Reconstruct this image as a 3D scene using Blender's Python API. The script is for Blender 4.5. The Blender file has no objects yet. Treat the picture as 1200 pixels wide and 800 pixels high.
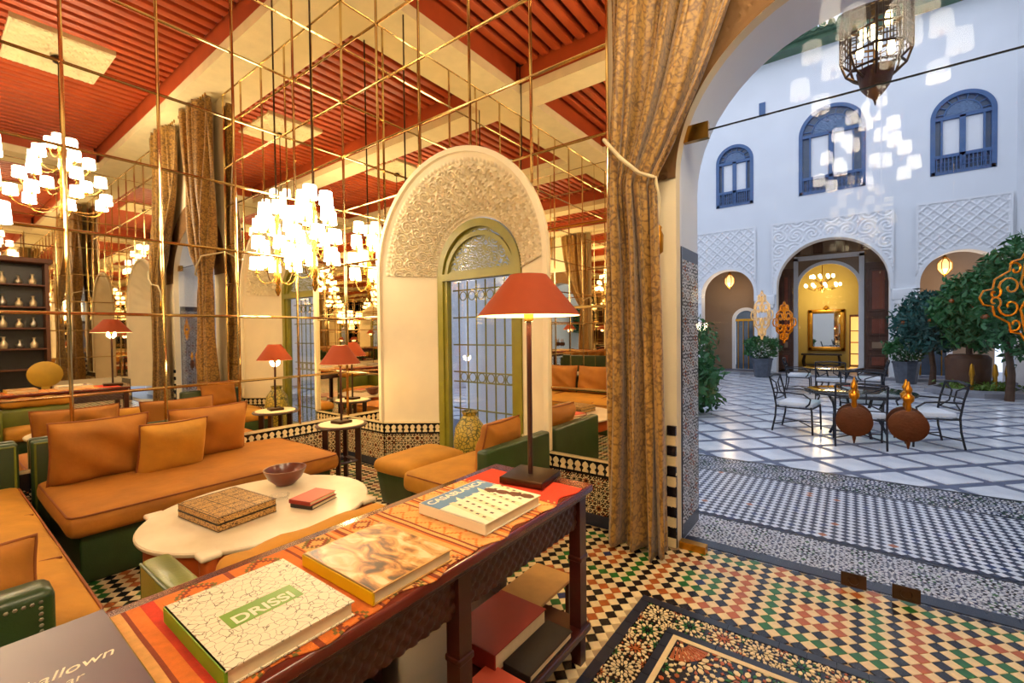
import bpy, bmesh, math, random
import numpy as np
from mathutils import Vector, Matrix
random.seed(7); RNG = np.random.default_rng(7)
SC = bpy.context.scene; COL = SC.collection
PI = math.pi

# ------------------------------------------------------------------ camera
CAM = Vector((4.54, -2.93, 1.40))
yaw, pitch, roll = math.radians(127.0), math.radians(-1.14), math.radians(0.68)
F0 = Vector((math.cos(yaw), math.sin(yaw), 0)); R0 = Vector((math.sin(yaw), -math.cos(yaw), 0)); Z0 = Vector((0, 0, 1))
FW = F0*math.cos(pitch) + Z0*math.sin(pitch); UP = Z0*math.cos(pitch) - F0*math.sin(pitch)
RT = R0*math.cos(roll) - UP*math.sin(roll); UP2 = UP*math.cos(roll) + R0*math.sin(roll)
cd = bpy.data.cameras.new('camera'); cam = bpy.data.objects.new('camera', cd); COL.objects.link(cam)
mw = Matrix((RT, UP2, -FW)).transposed().to_4x4(); mw.translation = CAM; cam.matrix_world = mw
cd.sensor_width = 36.0; cd.lens = 527.0/1200*36; cd.clip_start = 0.02; cd.clip_end = 200
SC.camera = cam
def px(x, y, z):
    d = Vector((x, y, z)) - CAM; w = d.dot(FW)
    if w < 0.05: return None
    return 600 + 527*d.dot(RT)/w, 400 - 527*d.dot(UP2)/w, w

# ------------------------------------------------------------------ world, exposure
wd = bpy.data.worlds.new('sky'); SC.world = wd; wd.use_nodes = True
bg = wd.node_tree.nodes['Background']; bg.inputs[0].default_value = (0.78, 0.85, 1.0, 1); bg.inputs[1].default_value = 1.5
SC.view_settings.view_transform = 'Standard'; SC.view_settings.look = 'None'
SC.view_settings.exposure = 0.0; SC.view_settings.gamma = 1.0; SC.view_settings.use_curve_mapping = False
CY = SC.cycles
CY.use_denoising = True; CY.max_bounces = 14; CY.glossy_bounces = 8; CY.diffuse_bounces = 4
CY.transparent_max_bounces = 16; CY.caustics_reflective = True; CY.caustics_refractive = False
CY.sample_clamp_indirect = 6.0
LAMP_W = 10.0
WARM = (1.0, 0.66, 0.30)

# ------------------------------------------------------------------ mesh helpers
def lin(h):
    if not isinstance(h, str): return h
    c = [int(h[i:i+2], 16)/255 for i in (0, 2, 4)]
    return tuple(x/12.92 if x <= 0.04045 else ((x+0.055)/1.055)**2.4 for x in c)

class MB:
    def __init__(s): s.v = []; s.f = []; s.m = []
    def add(s, vs, fs, m=0):
        b = len(s.v); s.v.extend([tuple(v) for v in vs])
        for f in fs: s.f.append([b+i for i in f]); s.m.append(m)
        return s
    def box(s, x0, x1, y0, y1, z0, z1, m=0):
        v = [(x, y, z) for z in (z0, z1) for y in (y0, y1) for x in (x0, x1)]
        return s.add(v, [(0,2,3,1),(4,5,7,6),(0,1,5,4),(2,6,7,3),(0,4,6,2),(1,3,7,5)], m)
    def rbox(s, x0, x1, y0, y1, z0, z1, r=.02, m=0, seg=3, sub=0, fn=None):
        bm = bmesh.new(); bmesh.ops.create_cube(bm, size=1)
        for v in bm.verts: v.co = Vector(((x0+x1)/2+v.co.x*(x1-x0), (y0+y1)/2+v.co.y*(y1-y0), (z0+z1)/2+v.co.z*(z1-z0)))
        bmesh.ops.bevel(bm, geom=bm.edges[:], offset=r, segments=seg, affect='EDGES', profile=.5)
        if sub:
            big = [e for e in bm.edges if e.calc_length() > 3*r]
            bmesh.ops.subdivide_edges(bm, edges=big, cuts=sub, use_grid_fill=True)
        if fn:
            for v in bm.verts: v.co = Vector(fn(*v.co))
        bm.verts.index_update()
        s.add([v.co for v in bm.verts], [[v.index for v in f.verts] for f in bm.faces], m); bm.free(); return s
    def tube(s, pts, r, n=8, m=0, cap=True):
        pts = [Vector(p) for p in pts]; k = len(pts); rs = r if isinstance(r, (list, tuple)) else [r]*k
        vs = []; up = None
        for i in range(k):
            t = (pts[min(i+1, k-1)] - pts[max(i-1, 0)]).normalized()
            if up is None: up = Vector((0,0,1)) if abs(t.z) < .9 else Vector((1,0,0))
            a = t.cross(up)
            if a.length < 1e-6: a = t.orthogonal()
            a.normalize(); b = a.cross(t).normalized(); up = b
            for j in range(n):
                q = 2*PI*j/n; vs.append(pts[i] + (a*math.cos(q) + b*math.sin(q))*rs[i])
        fs = [(i*n+j, i*n+(j+1) % n, (i+1)*n+(j+1) % n, (i+1)*n+j) for i in range(k-1) for j in range(n)]
        if cap: fs += [list(range(n))[::-1], [(k-1)*n+j for j in range(n)]]
        return s.add(vs, fs, m)
    def lathe(s, prof, c=(0,0,0), n=24, m=0, cap=True):
        vs = []; k = len(prof)
        for r, z in prof:
            for j in range(n):
                q = 2*PI*j/n; vs.append((c[0]+r*math.cos(q), c[1]+r*math.sin(q), c[2]+z))
        fs = [(i*n+j, i*n+(j+1) % n, (i+1)*n+(j+1) % n, (i+1)*n+j) for i in range(k-1) for j in range(n)]
        if cap: fs += [list(range(n))[::-1], [(k-1)*n+j for j in range(n)]]
        return s.add(vs, fs, m)
    def plate(s, pts, o, eu, ev, nn, t, m=0):           # 2-D polygon raised by t along nn
        o, eu, ev, nn = Vector(o), Vector(eu), Vector(ev), Vector(nn); k = len(pts)
        lo = [o+eu*p[0]+ev*p[1] for p in pts]; hi = [q+nn*t for q in lo]
        if Vector(eu).cross(ev).dot(nn) > 0: top = list(range(k, 2*k))
        else: top = list(range(2*k-1, k-1, -1))
        return s.add(lo+hi, [top]+[(i, (i+1) % k, k+(i+1) % k, k+i) for i in range(k)], m)
    def grid(s, P, m=0, mask=None, mats=None):          # P: array (a,b,3)
        a, b = P.shape[:2]; base = len(s.v); s.v.extend(map(tuple, P.reshape(-1, 3).tolist()))
        for i in range(a-1):
            for j in range(b-1):
                if mask is not None and not mask[i, j]: continue
                s.f.append([base+i*b+j, base+(i+1)*b+j, base+(i+1)*b+j+1, base+i*b+j+1]); s.m.append(mats[i][j] if mats is not None else m)
        return s
    def xf(s, M):
        s.v = [tuple(M @ Vector(v)) for v in s.v]; return s
    def mesh(s, name, mats, smooth=None):
        me = bpy.data.meshes.new(name); me.from_pydata(s.v, [], s.f)
        for m in (mats if isinstance(mats, (list, tuple)) else [mats]): me.materials.append(m)
        me.polygons.foreach_set('material_index', s.m)
        if smooth is not None:
            me.polygons.foreach_set('use_smooth', [True]*len(me.polygons))
            if smooth < 180: me.set_sharp_from_angle(angle=math.radians(smooth))
        me.update(); return me
    def build(s, name, mats, parent=None, smooth=None, loc=None, rz=0):
        return link(name, s.mesh(name, mats, smooth), parent, loc, rz)
def link(name, data, parent=None, loc=None, rz=0):
    o = bpy.data.objects.new(name, data); COL.objects.link(o)
    if parent is not None: o.parent = parent
    if loc is not None: o.location = loc
    if rz: o.rotation_euler = (0, 0, rz)
    return o
def tag(o, label, cat=None, group=None, kind=None):
    o['label'] = label
    if cat: o['category'] = cat
    if group: o['group'] = group
    if kind: o['kind'] = kind
    return o
def thing(name, label, cat, loc=(0,0,0), rz=0, group=None):
    return tag(link(name, None, None, loc, rz), label, cat, group)
def struct(o, label=None):
    o['kind'] = 'structure'
    if label: o['label'] = label
    return o
def copytree(o, parent=None):
    c = o.copy(); COL.objects.link(c); c.parent = parent
    for ch in [k for k in o.children]: copytree(ch, c)
    return c
def text(name, body, size, mat, parent, loc, rot, shear=0, ext=.0004, align='CENTER', sx=1, bold=0):
    cu = bpy.data.curves.new(name, 'FONT'); cu.body = body; cu.size = size; cu.extrude = ext; cu.shear = shear
    cu.align_x = align; cu.align_y = 'CENTER'; cu.offset = bold; cu.materials.append(mat)
    tmp = bpy.data.objects.new('tmp_text', cu); COL.objects.link(tmp); bpy.context.view_layer.update()
    me = bpy.data.meshes.new_from_object(tmp.evaluated_get(bpy.context.evaluated_depsgraph_get())); bpy.data.objects.remove(tmp); me.name = name
    o = link(name, me, parent, loc); o.rotation_euler = rot; return o

# ------------------------------------------------------------------ materials
def nodes(name):
    m = bpy.data.materials.new(name); m.use_nodes = True; nt = m.node_tree
    return m, nt, nt.nodes['Principled BSDF']
def N(nt, t, **kw):
    n = nt.nodes.new(t)
    for k, v in kw.items(): setattr(n, k, v)
    return n
def mat(name, col, rough=.5, metal=0, var=.10, scale=6, bump=0, bscale=80, sheen=0, coat=0, emit=0, ecol=None, spec=.5, stretch=None, dark=None, thr=(.3, .7), trans=0):
    m, nt, p = nodes(name); c = lin(col); L = nt.links
    tc = N(nt, 'ShaderNodeTexCoord'); mp = N(nt, 'ShaderNodeMapping'); L.new(tc.outputs['Object'], mp.inputs[0])
    if stretch: mp.inputs['Scale'].default_value = stretch
    if var or dark is not None:
        no = N(nt, 'ShaderNodeTexNoise'); no.inputs['Scale'].default_value = scale; no.inputs['Detail'].default_value = 4
        L.new(mp.outputs[0], no.inputs['Vector'])
        rp = N(nt, 'ShaderNodeValToRGB'); L.new(no.outputs[0], rp.inputs[0])
        rp.color_ramp.elements[0].position, rp.color_ramp.elements[1].position = thr
        lo = lin(dark) if dark is not None else tuple(x*(1-var) for x in c)
        rp.color_ramp.elements[0].color = (*lo, 1); rp.color_ramp.elements[1].color = (*[min(1, x*(1+var*.6)) for x in c], 1)
        L.new(rp.outputs[0], p.inputs['Base Color'])
    else: p.inputs['Base Color'].default_value = (*c, 1)
    p.inputs['Roughness'].default_value = rough; p.inputs['Metallic'].default_value = metal
    p.inputs['Specular IOR Level'].default_value = spec
    if sheen: p.inputs['Sheen Weight'].default_value = sheen; p.inputs['Sheen Roughness'].default_value = .4; p.inputs['Sheen Tint'].default_value = (*[min(1, x*1.6+.05) for x in c], 1)
    if coat: p.inputs['Coat Weight'].default_value = coat; p.inputs['Coat Roughness'].default_value = .12
    if bump:
        nb = N(nt, 'ShaderNodeTexNoise'); nb.inputs['Scale'].default_value = bscale; nb.inputs['Detail'].default_value = 3
        L.new(mp.outputs[0], nb.inputs['Vector']); bu = N(nt, 'ShaderNodeBump'); bu.inputs['Strength'].default_value = bump; bu.inputs['Distance'].default_value = .01
        L.new(nb.outputs[0], bu.inputs['Height']); L.new(bu.outputs[0], p.inputs['Normal'])
    if emit: p.inputs['Emission Color'].default_value = (*lin(ecol or col), 1); p.inputs['Emission Strength'].default_value = emit
    return m
M = {}
def D(k, *a, **kw): M[k] = mat(k, *a, **kw)
D('velvet', 'a96a16', .75, var=.22, scale=5, bump=.25, bscale=25, sheen=.35)
D('velvet_light', 'bf8420', .75, var=.2, scale=6, bump=.25, bscale=25, sheen=.35)
D('piping', '8a4a16', .7)
D('green_leather', '2c4420', .38, var=.2, scale=10, bump=.12, bscale=140, coat=.15)
D('olive_leather', '6d7524', .38, var=.2, scale=8, bump=.12, bscale=140, coat=.15)
D('plaster', 'eadcba', .85, var=.05, scale=3, bump=.06, bscale=40)
D('plaster_arch', 'eddfbc', .8, var=.05, scale=4)
D('stucco_brown', '7a5730', .85, var=.12, scale=5)
D('beam_cream', 'eadcb0', .8, var=.06, scale=6, bump=.25, bscale=55)
D('ceiling_red', 'b04a1e', .55, var=.15, scale=3)
D('ceiling_dark', '5a1607', .7, var=.2)
D('brass', 'b98a3e', .25, metal=1, var=.1)
D('trim_mirror', 'd9c08a', .12, metal=1, var=.05)
D('dark_iron', '2a2c33', .45, metal=.6, var=.1)
D('bronze', '4a3524', .35, metal=.8, var=.2)
D('copper', '4c2410', .55, metal=.25, var=.2, scale=20, bump=.2, bscale=90)
D('marble', 'f0e2c4', .36, var=.06, scale=4, dark='dcc9a4', coat=.08)
D('lacquer', '6e1f14', .22, var=.25, scale=5, coat=.5, stretch=(4, 1, 4))
D('lacquer_dark', '40160f', .3, var=.25, scale=5, coat=.35, stretch=(4, 1, 4))
D('terracotta_wood', 'b5551f', .4, var=.15, scale=5, coat=.2)
D('dark_wood', '3c1a10', .35, var=.25, scale=4, coat=.3)
D('box_wood', 'b98b4a', .45, var=.15, scale=12)
D('ebony', '1f130c', .4)
D('brown_wood', '6b3d22', .5, var=.3, scale=7, stretch=(1, 1, .2))
D('door_wood', '5d3a2a', .55, var=.25, scale=6, bump=.3, bscale=40)
D('door_wood_red', '8a4630', .55, var=.2, scale=6, bump=.3, bscale=40)
D('bowl_wood', '6d2c14', .3, var=.25, scale=9, coat=.4)
D('lamp_shade', '93380f', .8, var=.06, scale=20, emit=.10, ecol='e0601c')
D('lamp_inner', 'fff0c8', .8, var=0, emit=2.5, ecol='ffd890')
D('shade_glow', 'fff2d0', .6, var=0, emit=31, ecol='fff0d6')
D('shade_glow_small', 'fff2d0', .6, var=0, emit=12, ecol='fff0d6')
D('lantern_glow', 'ffd9a0', .5, var=0, emit=1.6, ecol='ffc878')
D('bulb', 'fff2d0', .6, var=0, emit=14, ecol='ffe2a0')
D('frame_green', '8a8226', .4, var=.15, scale=8)
D('t_cream', 'ecd6a4', .3, var=.1, scale=30, coat=.2)
D('t_black', '1c161a', .25, var=.2, scale=30, coat=.2)
D('t_orange', 'b25c22', .3, var=.2, scale=30, coat=.2)
D('t_green', '1f6a26', .3, var=.2, scale=30, coat=.2)
D('t_blue', '1b2f66', .3, var=.2, scale=30, coat=.2)
D('t_navy', '242a3c', .28, var=.2, scale=20, coat=.2)
D('t_grout', 'b49a72', .8)
D('t_white', 'e4e6ee', .3, var=.08, scale=30, coat=.2)
D('t_grey', '6d7488', .35, var=.15, scale=20)
D('court_dark', '2c3450', .35, var=.25, scale=20)
D('court_marble', 'f2f4fa', .2, var=.08, scale=3, dark='d6dcea', coat=.15)
D('court_band', '5d6680', .4, var=.2, scale=12)
D('court_wall', 'eef0f4', .85, var=.03, scale=2)
D('court_white', 'f4f4f6', .8, var=.03)
D('gallery', '9c826a', .85, var=.12, scale=1.2)
D('yellow_wall', 'c4ac5c', .85, var=.06, scale=2)
D('blue_frame', '4c6c9a', .45, var=.1)
D('blue_lattice', '7e9cc4', .6, var=.1)
D('window_dark', '55677f', .08, var=.2, scale=2)
D('cushion_white', 'e6e8ee', .85, var=.05, bump=.1)
D('leaf', '2f6a35', .5, var=.35, scale=2)
D('leaf_blue', '2b5f58', .5, var=.35, scale=2)
D('leaf_light', '6f8f3a', .5, var=.3, scale=2)
D('blossom', 'eef2ea', .7, var=.05)
D('pot_grey', '59606c', .5, var=.25, scale=10)
D('bark', '5a4030', .8, var=.3, scale=12, bump=.4)
D('roof_green', '4d6f55', .5, var=.2)
D('gold', 'd0932e', .3, metal=.9, var=.15, scale=30)
D('gold_pale', 'ead9b0', .35, metal=.5, var=.1)
D('silver', 'b8b2a4', .3, metal=.9)
D('paper', 'ecdcb4', .8, var=.06, scale=40)
D('white_print', 'f3e8cc', .5, var=.04)
D('cover_green', '6f9c1c', .4, var=.05)
D('cover_yellow', 'e6b800', .4, var=.05)
D('cover_red', '8f2417', .45, var=.15)
D('cover_black', '231d1a', .4, var=.15)
D('cover_purple', '5a4350', .4, var=.15, scale=3)
D('cover_coral', 'd85a40', .45, var=.12)
D('cover_sky', '5f86b0', .45, var=.12)
D('print_sand', 'd9a860', .45, var=.3, scale=9)
D('print_dark', '4a3520', .45, var=.2)
D('print_rust', 'b4562a', .45, var=.3, scale=20)
D('r_red', 'd23a1c', .9, var=.12, scale=60, bump=.3, bscale=300)
D('r_orange', 'e27a2c', .9, var=.12, scale=60, bump=.3, bscale=300)
D('r_sand', 'e5ab62', .9, var=.12, scale=60, bump=.3, bscale=300)
D('r_olive', '7d6a2c', .9, var=.12, scale=60, bump=.3, bscale=300)
D('r_brown', '8f3d1e', .9, var=.12, scale=60, bump=.3, bscale=300)
D('stone', '8d8f98', .6, var=.15)
D('rope', 'd8c9a0', .8, var=.1, bump=.4, bscale=200)
D('mustard', 'c59a2a', .5, var=.1)
D('bedding_soil', '4a3a2a', .9, var=.3)
D('joint_black', '0c0c0e', .7, var=0, spec=.2)
D('brown_drum', '5c3a24', .5, var=.2)
M['cell_pattern'] = None
def mirror_mat():
    m, nt, p = nodes('mirror'); p.inputs['Base Color'].default_value = (.94, .89, .77, 1); p.inputs['Metallic'].default_value = 1; p.inputs['Roughness'].default_value = .012
    return m
M['mirror'] = mirror_mat()
def glass_mat(name, tint=(.97, .985, 1), refl=1.0):
    m = bpy.data.materials.new(name); m.use_nodes = True; nt = m.node_tree; nt.nodes.clear()
    o = N(nt, 'ShaderNodeOutputMaterial'); mx = N(nt, 'ShaderNodeMixShader'); fr = N(nt, 'ShaderNodeFresnel'); fr.inputs[0].default_value = 1.45
    t = N(nt, 'ShaderNodeBsdfTransparent'); t.inputs[0].default_value = (*tint, 1); g = N(nt, 'ShaderNodeBsdfGlossy'); g.inputs['Roughness'].default_value = .01
    mu = N(nt, 'ShaderNodeMath', operation='MULTIPLY'); mu.inputs[1].default_value = refl
    nt.links.new(fr.outputs[0], mu.inputs[0]); nt.links.new(mu.outputs[0], mx.inputs[0]); nt.links.new(t.outputs[0], mx.inputs[1]); nt.links.new(g.outputs[0], mx.inputs[2]); nt.links.new(mx.outputs[0], o.inputs[0])
    return m
M['glass'] = glass_mat('glass', refl=.3)
def brocade():
    m, nt, p = nodes('brocade'); L = nt.links
    tc = N(nt, 'ShaderNodeTexCoord'); v = N(nt, 'ShaderNodeTexVoronoi', feature='DISTANCE_TO_EDGE'); v.inputs['Scale'].default_value = 26
    no = N(nt, 'ShaderNodeTexNoise'); no.inputs['Scale'].default_value = 14; no.inputs['Distortion'].default_value = 2.5
    L.new(tc.outputs['Object'], v.inputs['Vector']); L.new(tc.outputs['Object'], no.inputs['Vector'])
    ad = N(nt, 'ShaderNodeMath', operation='ADD'); L.new(v.outputs['Distance'], ad.inputs[0]); L.new(no.outputs[0], ad.inputs[1])
    rp = N(nt, 'ShaderNodeValToRGB'); L.new(ad.outputs[0], rp.inputs[0]); e = rp.color_ramp.elements
    e[0].position = .45; e[0].color = (*lin('664616'), 1); e[1].position = .72; e[1].color = (*lin('a27a34'), 1)
    L.new(rp.outputs[0], p.inputs['Base Color']); p.inputs['Roughness'].default_value = .55; p.inputs['Sheen Weight'].default_value = .3
    return m
M['brocade'] = brocade()
def crackle(name, base, line, sc=40, w=.035):           # veined print of the map-like book cover, inlay
    m, nt, p = nodes(name); L = nt.links; tc = N(nt, 'ShaderNodeTexCoord')
    no = N(nt, 'ShaderNodeTexNoise'); no.inputs['Scale'].default_value = sc*.6; va = N(nt, 'ShaderNodeVectorMath', operation='ADD'); vs = N(nt, 'ShaderNodeVectorMath', operation='SCALE'); vs.inputs['Scale'].default_value = .03
    L.new(tc.outputs['Object'], no.inputs['Vector']); L.new(no.outputs['Color'], vs.inputs[0]); L.new(vs.outputs[0], va.inputs[0]); L.new(tc.outputs['Object'], va.inputs[1])
    v = N(nt, 'ShaderNodeTexVoronoi', feature='DISTANCE_TO_EDGE'); v.inputs['Scale'].default_value = sc; L.new(va.outputs[0], v.inputs['Vector'])
    n2 = N(nt, 'ShaderNodeTexNoise'); n2.inputs['Scale'].default_value = sc*.4; L.new(tc.outputs['Object'], n2.inputs['Vector'])
    mu = N(nt, 'ShaderNodeMath', operation='MULTIPLY'); mu.inputs[1].default_value = w*2; L.new(n2.outputs[0], mu.inputs[0])
    lt = N(nt, 'ShaderNodeMath', operation='LESS_THAN'); L.new(v.outputs['Distance'], lt.inputs[0]); L.new(mu.outputs[0], lt.inputs[1])
    mx = N(nt, 'ShaderNodeMix', data_type='RGBA'); mx.inputs['A'].default_value = (*lin(base), 1); mx.inputs['B'].default_value = (*lin(line), 1)
    L.new(lt.outputs[0], mx.inputs['Factor']); L.new(mx.outputs['Result'], p.inputs['Base Color']); p.inputs['Roughness'].default_value = .45
    return m
M['veined'] = crackle('veined', 'f0e2c2', '857a5c', 50, .028)
M['inlay'] = crackle('inlay', 'c79a55', '5a3a1c', 70, .06)
M['stone_inlay'] = crackle('stone_inlay', 'c8a06a', '6b4a28', 90, .05)

# ------------------------------------------------------------------ pattern helpers
def scroll(u, v, c):
    i = np.round(u/c); j = np.round(v/c); dx = u-i*c; dy = v-j*c
    r = np.hypot(dx, dy); th = np.arctan2(dy, dx); s = np.where((i+j) % 2 == 0, 1., -1.)
    a = np.sin(2*PI*r/(c*.24) + s*2*th)
    b = np.cos(4*th)*(r > c*.42)
    return np.clip(a*1.6+b*.5, -1, 1)*.5+.5
def lattice(u, v, c):
    a = np.abs(np.sin(PI*(u+v)/c)); b = np.abs(np.sin(PI*(u-v)/c)); q = np.minimum(a, b)
    rr = np.clip((.35-q)*5, 0, 1); f = np.cos(2*PI*u/c*2)*np.cos(2*PI*v/c*2)
    return np.maximum(rr, np.clip(f*1.2, 0, 1)*.6)
def poly_c(n, r, c, rot=0): return [(c[0]+r*math.cos(rot+2*PI*k/n), c[1]+r*math.sin(rot+2*PI*k/n)) for k in range(n)]
def star(n, r1, r2, c, rot=0): return [(c[0]+(r1 if k % 2 == 0 else r2)*math.cos(rot+PI*k/n), c[1]+(r1 if k % 2 == 0 else r2)*math.sin(rot+PI*k/n)) for k in range(2*n)]
def rosette(c, R, heart, petal, outer, gem):
    out = [(star(8, .20*R, .12*R, c), heart)]
    def kite(a, r0, r1, w):
        ca, sa = math.cos(a), math.sin(a); rm = (r0+r1)/2
        return [(c[0]+x*ca-y*sa, c[1]+x*sa+y*ca) for x, y in ((r0, 0), (rm, -w), (r1, 0), (rm, w))]
    def hexa(a, r0, r1, w):
        ca, sa = math.cos(a), math.sin(a); q = (r1-r0)*.28
        return [(c[0]+x*ca-y*sa, c[1]+x*sa+y*ca) for x, y in ((r0, 0), (r0+q, -w), (r1-q, -w), (r1, 0), (r1-q, w), (r0+q, w))]
    for k in range(8):
        a = k*PI/4; out += [(kite(a+PI/8, .17*R, .46*R, .07*R), petal), (hexa(a, .36*R, .70*R, .105*R), outer), (kite(a+PI/8, .50*R, .78*R, .07*R), gem), (hexa(a+PI/8, .76*R, 1.02*R, .09*R), outer), (star(4, .09*R, .045*R, (c[0]+.84*R*math.cos(a), c[1]+.84*R*math.sin(a)), a), petal)]
    return out
def rosette_field(mb, w, h, cell, o, eu, ev, nn, t, schemes):
    nx, ny = max(1, round(w/cell)), max(1, round(h/cell)); cx, cy = w/nx, h/ny
    for i in range(nx+1):
        for j in range(ny+1):
            for off in (0, 1):
                if off and (i == nx or j == ny): continue
                c = ((i+.5*off)*cx, (j+.5*off)*cy); sch = schemes[(i+2*j+off) % len(schemes)]
                for pts, m in rosette(c, cell*.50 if off else cell*.36, *sch):
                    gx = sum(p[0] for p in pts)/len(pts); gy = sum(p[1] for p in pts)/len(pts)
                    if not (0 < gx < w and 0 < gy < h): continue
                    if not off and any(math.hypot(gx-(i+a)*cx, gy-(j+b)*cy) < cell*.5 for a in (-.5, .5) for b in (-.5, .5)): continue
                    mb.plate([(min(max(x, 0), w), min(max(y, 0), h)) for x, y in pts], o, eu, ev, nn, t, m)
def arch_top(h, x): return h['cz'] + math.sqrt(max(0, h['hw']**2-(x-h['cx'])**2))*h.get('k', 1)
def colfill(mb, x0, x1, z0, z1, holes, to3d, m=0, n=10):
    xs = {x0, x1}
    for h in holes:
        for q in range(n+1):
            x = h['cx'] - h['hw']*math.cos(PI*q/n)
            if x0 < x < x1: xs.add(x)
    xs = sorted(xs)
    for a, b in zip(xs, xs[1:]):
        if b-a < 1e-6: continue
        mid = (a+b)/2; act = sorted([h for h in holes if abs(mid-h['cx']) < h['hw']], key=lambda h: h['z0'])
        cur = (z0, z0); segs = []
        for h in act:
            segs.append((cur, (h['z0'], h['z0']))); cur = (arch_top(h, a), arch_top(h, b))
        segs.append((cur, (z1, z1)))
        for lo, hi in segs:
            la, lb, ha, hb = [min(max(q, z0), z1) for q in (lo[0], lo[1], hi[0], hi[1])]
            if ha-la < 1e-5 and hb-lb < 1e-5: continue
            mb.add([to3d(a, la), to3d(b, lb), to3d(b, hb), to3d(a, ha)], [(0, 1, 2, 3)], m)
def arch_path(cx, hw, z0, cz, k=1, n=28, grow=0):
    p = [(cx-hw-grow, z0), (cx-hw-grow, (z0+cz)/2)]
    p += [(cx-(hw+grow)*math.cos(PI*q/n), cz+(hw*k+grow)*math.sin(PI*q/n)) for q in range(n+1)]
    return p + [(cx+hw+grow, (z0+cz)/2), (cx+hw+grow, z0)]
def sweep(mb, A, B, ya, yb, m=0):                       # ruled strip between two (x,z) paths
    k = len(A); mb.add([(x, ya, z) for x, z in A]+[(x, yb, z) for x, z in B], [(i, i+1, k+i+1, k+i) for i in range(k-1)], m)
def band(mb, cx, hw, z0, cz, g0, g1, y0, y1, k=1, m=0):   # solid arched frame between two offsets
    A = arch_path(cx, hw, z0, cz, k, grow=g0); B = arch_path(cx, hw, z0, cz, k, grow=g1)
    sweep(mb, A, B, y0, y0, m); sweep(mb, A, A, y0, y1, m); sweep(mb, B, B, y0, y1, m); sweep(mb, A, B, y1, y1, m)

# ------------------------------------------------------------------ room shell
W, DEP, TOP, CEIL = 9.2, 6.2, 5.10, 5.55
NICHE = dict(cx=1.655, hw=1.0, z0=-.1, cz=2.0); NICHE2 = dict(cx=7.545, hw=1.0, z0=-.1, cz=2.0)
DOOR = dict(cx=4.60, hw=.95, z0=-.1, cz=2.37)
LEV = [.485, .977, 1.578, 2.179, 2.78, 3.381, 3.985, 4.586, TOP]

# floor: grout bed with diagonal chequer tiles
fl = MB(); fl.box(-.3, W+.3, -DEP-.3, .14, -.12, -.005)
floor = struct(fl.build('floor', M['t_grout']), 'tiled zellige floor of the salon')
TD, TX, TY = .0695, 4.43, -.333; HD = TD/2-.0014
TC = ['t_black', 't_orange', 't_green', 't_blue', 't_cream']
def tile_color(i, j):
    I, J = (i+4)//8, (j+4)//8; r = max(abs(i-8*I), abs(j-8*J))
    return (['t_blue', 't_orange', 't_black', 't_green', 't_black'] if (I+J) % 2 == 0 else ['t_blue', 't_green', 't_black', 't_orange', 't_black'])[r]
RUG = (3.665, 5.54, -4.6, -.634)
cand = []
for i in range(-66, 71):
    for j in range(-86, 8):
        for off in (0, .5):
            x, y = TX+(i+off)*TD, TY+(j+off)*TD
            if not (.02 < x < W-.02 and -DEP < y < .115): continue
            if RUG[0]-.02 < x < RUG[1]+.02 and RUG[2]-.02 < y < RUG[3]+.02: continue
            if y > -.03 and not (3.68 < x < 5.52): continue
            cand.append((x, y, 't_cream' if off else tile_color(i, j)))
def near_key(c):
    q = px(c[0], c[1], 0)
    if q is None or not (690 < q[0] < 1200 and 0 < q[1] < 800): return 1e9
    return q[2]
cand.sort(key=near_key)
tv = [(HD, 0), (0, HD), (-HD, 0), (0, -HD)]
tile_me = {}
for c in TC:
    b = MB(); b.add([(x, y, -.005) for x, y in tv]+[(x*.97, y*.97, 0) for x, y in tv], [(4,5,6,7),(0,1,5,4),(1,2,6,5),(2,3,7,6),(3,0,4,7)]); tile_me[c] = b.mesh('tile', M[c])
for x, y, c in cand[:300]: link('tile', tile_me[c], floor, (x, y, 0))
b = MB()
for x, y, c in cand[300:]:
    b.add([(x+p, y+q, -.005) for p, q in tv]+[(x+p*.97, y+q*.97, 0) for p, q in tv], [(4,5,6,7),(0,1,5,4),(1,2,6,5),(2,3,7,6),(3,0,4,7)], TC.index(c))
tf = b.build('tile_field', [M[c] for c in TC], floor); tf['kind'] = 'stuff'
# zellige carpet set in the floor
x0, x1, y0, y1 = RUG
def brick_run(parent, ax0, ax1, fixed, wdt, horiz, L=.105, mt='t_navy'):
    n = max(1, round((ax1-ax0)/L)); l = (ax1-ax0)/n
    bb = MB(); (bb.box(0, l-.003, 0, wdt, -.006, 0) if horiz else bb.box(0, wdt, 0, l-.003, -.006, 0)); me = bb.mesh('border_tile', M[mt])
    for k in range(n): link('border_tile', me, parent, (ax0+k*l, fixed, .001) if horiz else (fixed, ax0+k*l, .001))
brick_run(floor, x0, x1, y1-.045, .045, True); brick_run(floor, -2.6, y1-.046, x0, .045, False); brick_run(floor, -2.6, y1-.046, x1-.045, .045, False)
brick_run(floor, x0+.19, x1-.19, y1-.222, .035, True); brick_run(floor, -2.6, y1-.223, x0+.19, .035, False); brick_run(floor, -2.6, y1-.223, x1-.225, .035, False)
ZM = [M[k] for k in ('t_cream', 't_black', 't_orange', 't_green', 't_navy', 't_white', 't_blue', 't_grey')]
b = MB(); b.box(x0, x1, y0, y1, -.02, -.003, 1)
S1 = [(1, 2, 0, 1), (2, 0, 0, 2), (1, 3, 0, 0)]
rosette_field(b, x1-x0-.09, .145, .145, (x0+.045, y1-.19, -.003), (1,0,0), (0,1,0), (0,0,1), .003, [(2, 2, 0, 0), (1, 0, 0, 0), (1, 3, 0, 0)])
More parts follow.
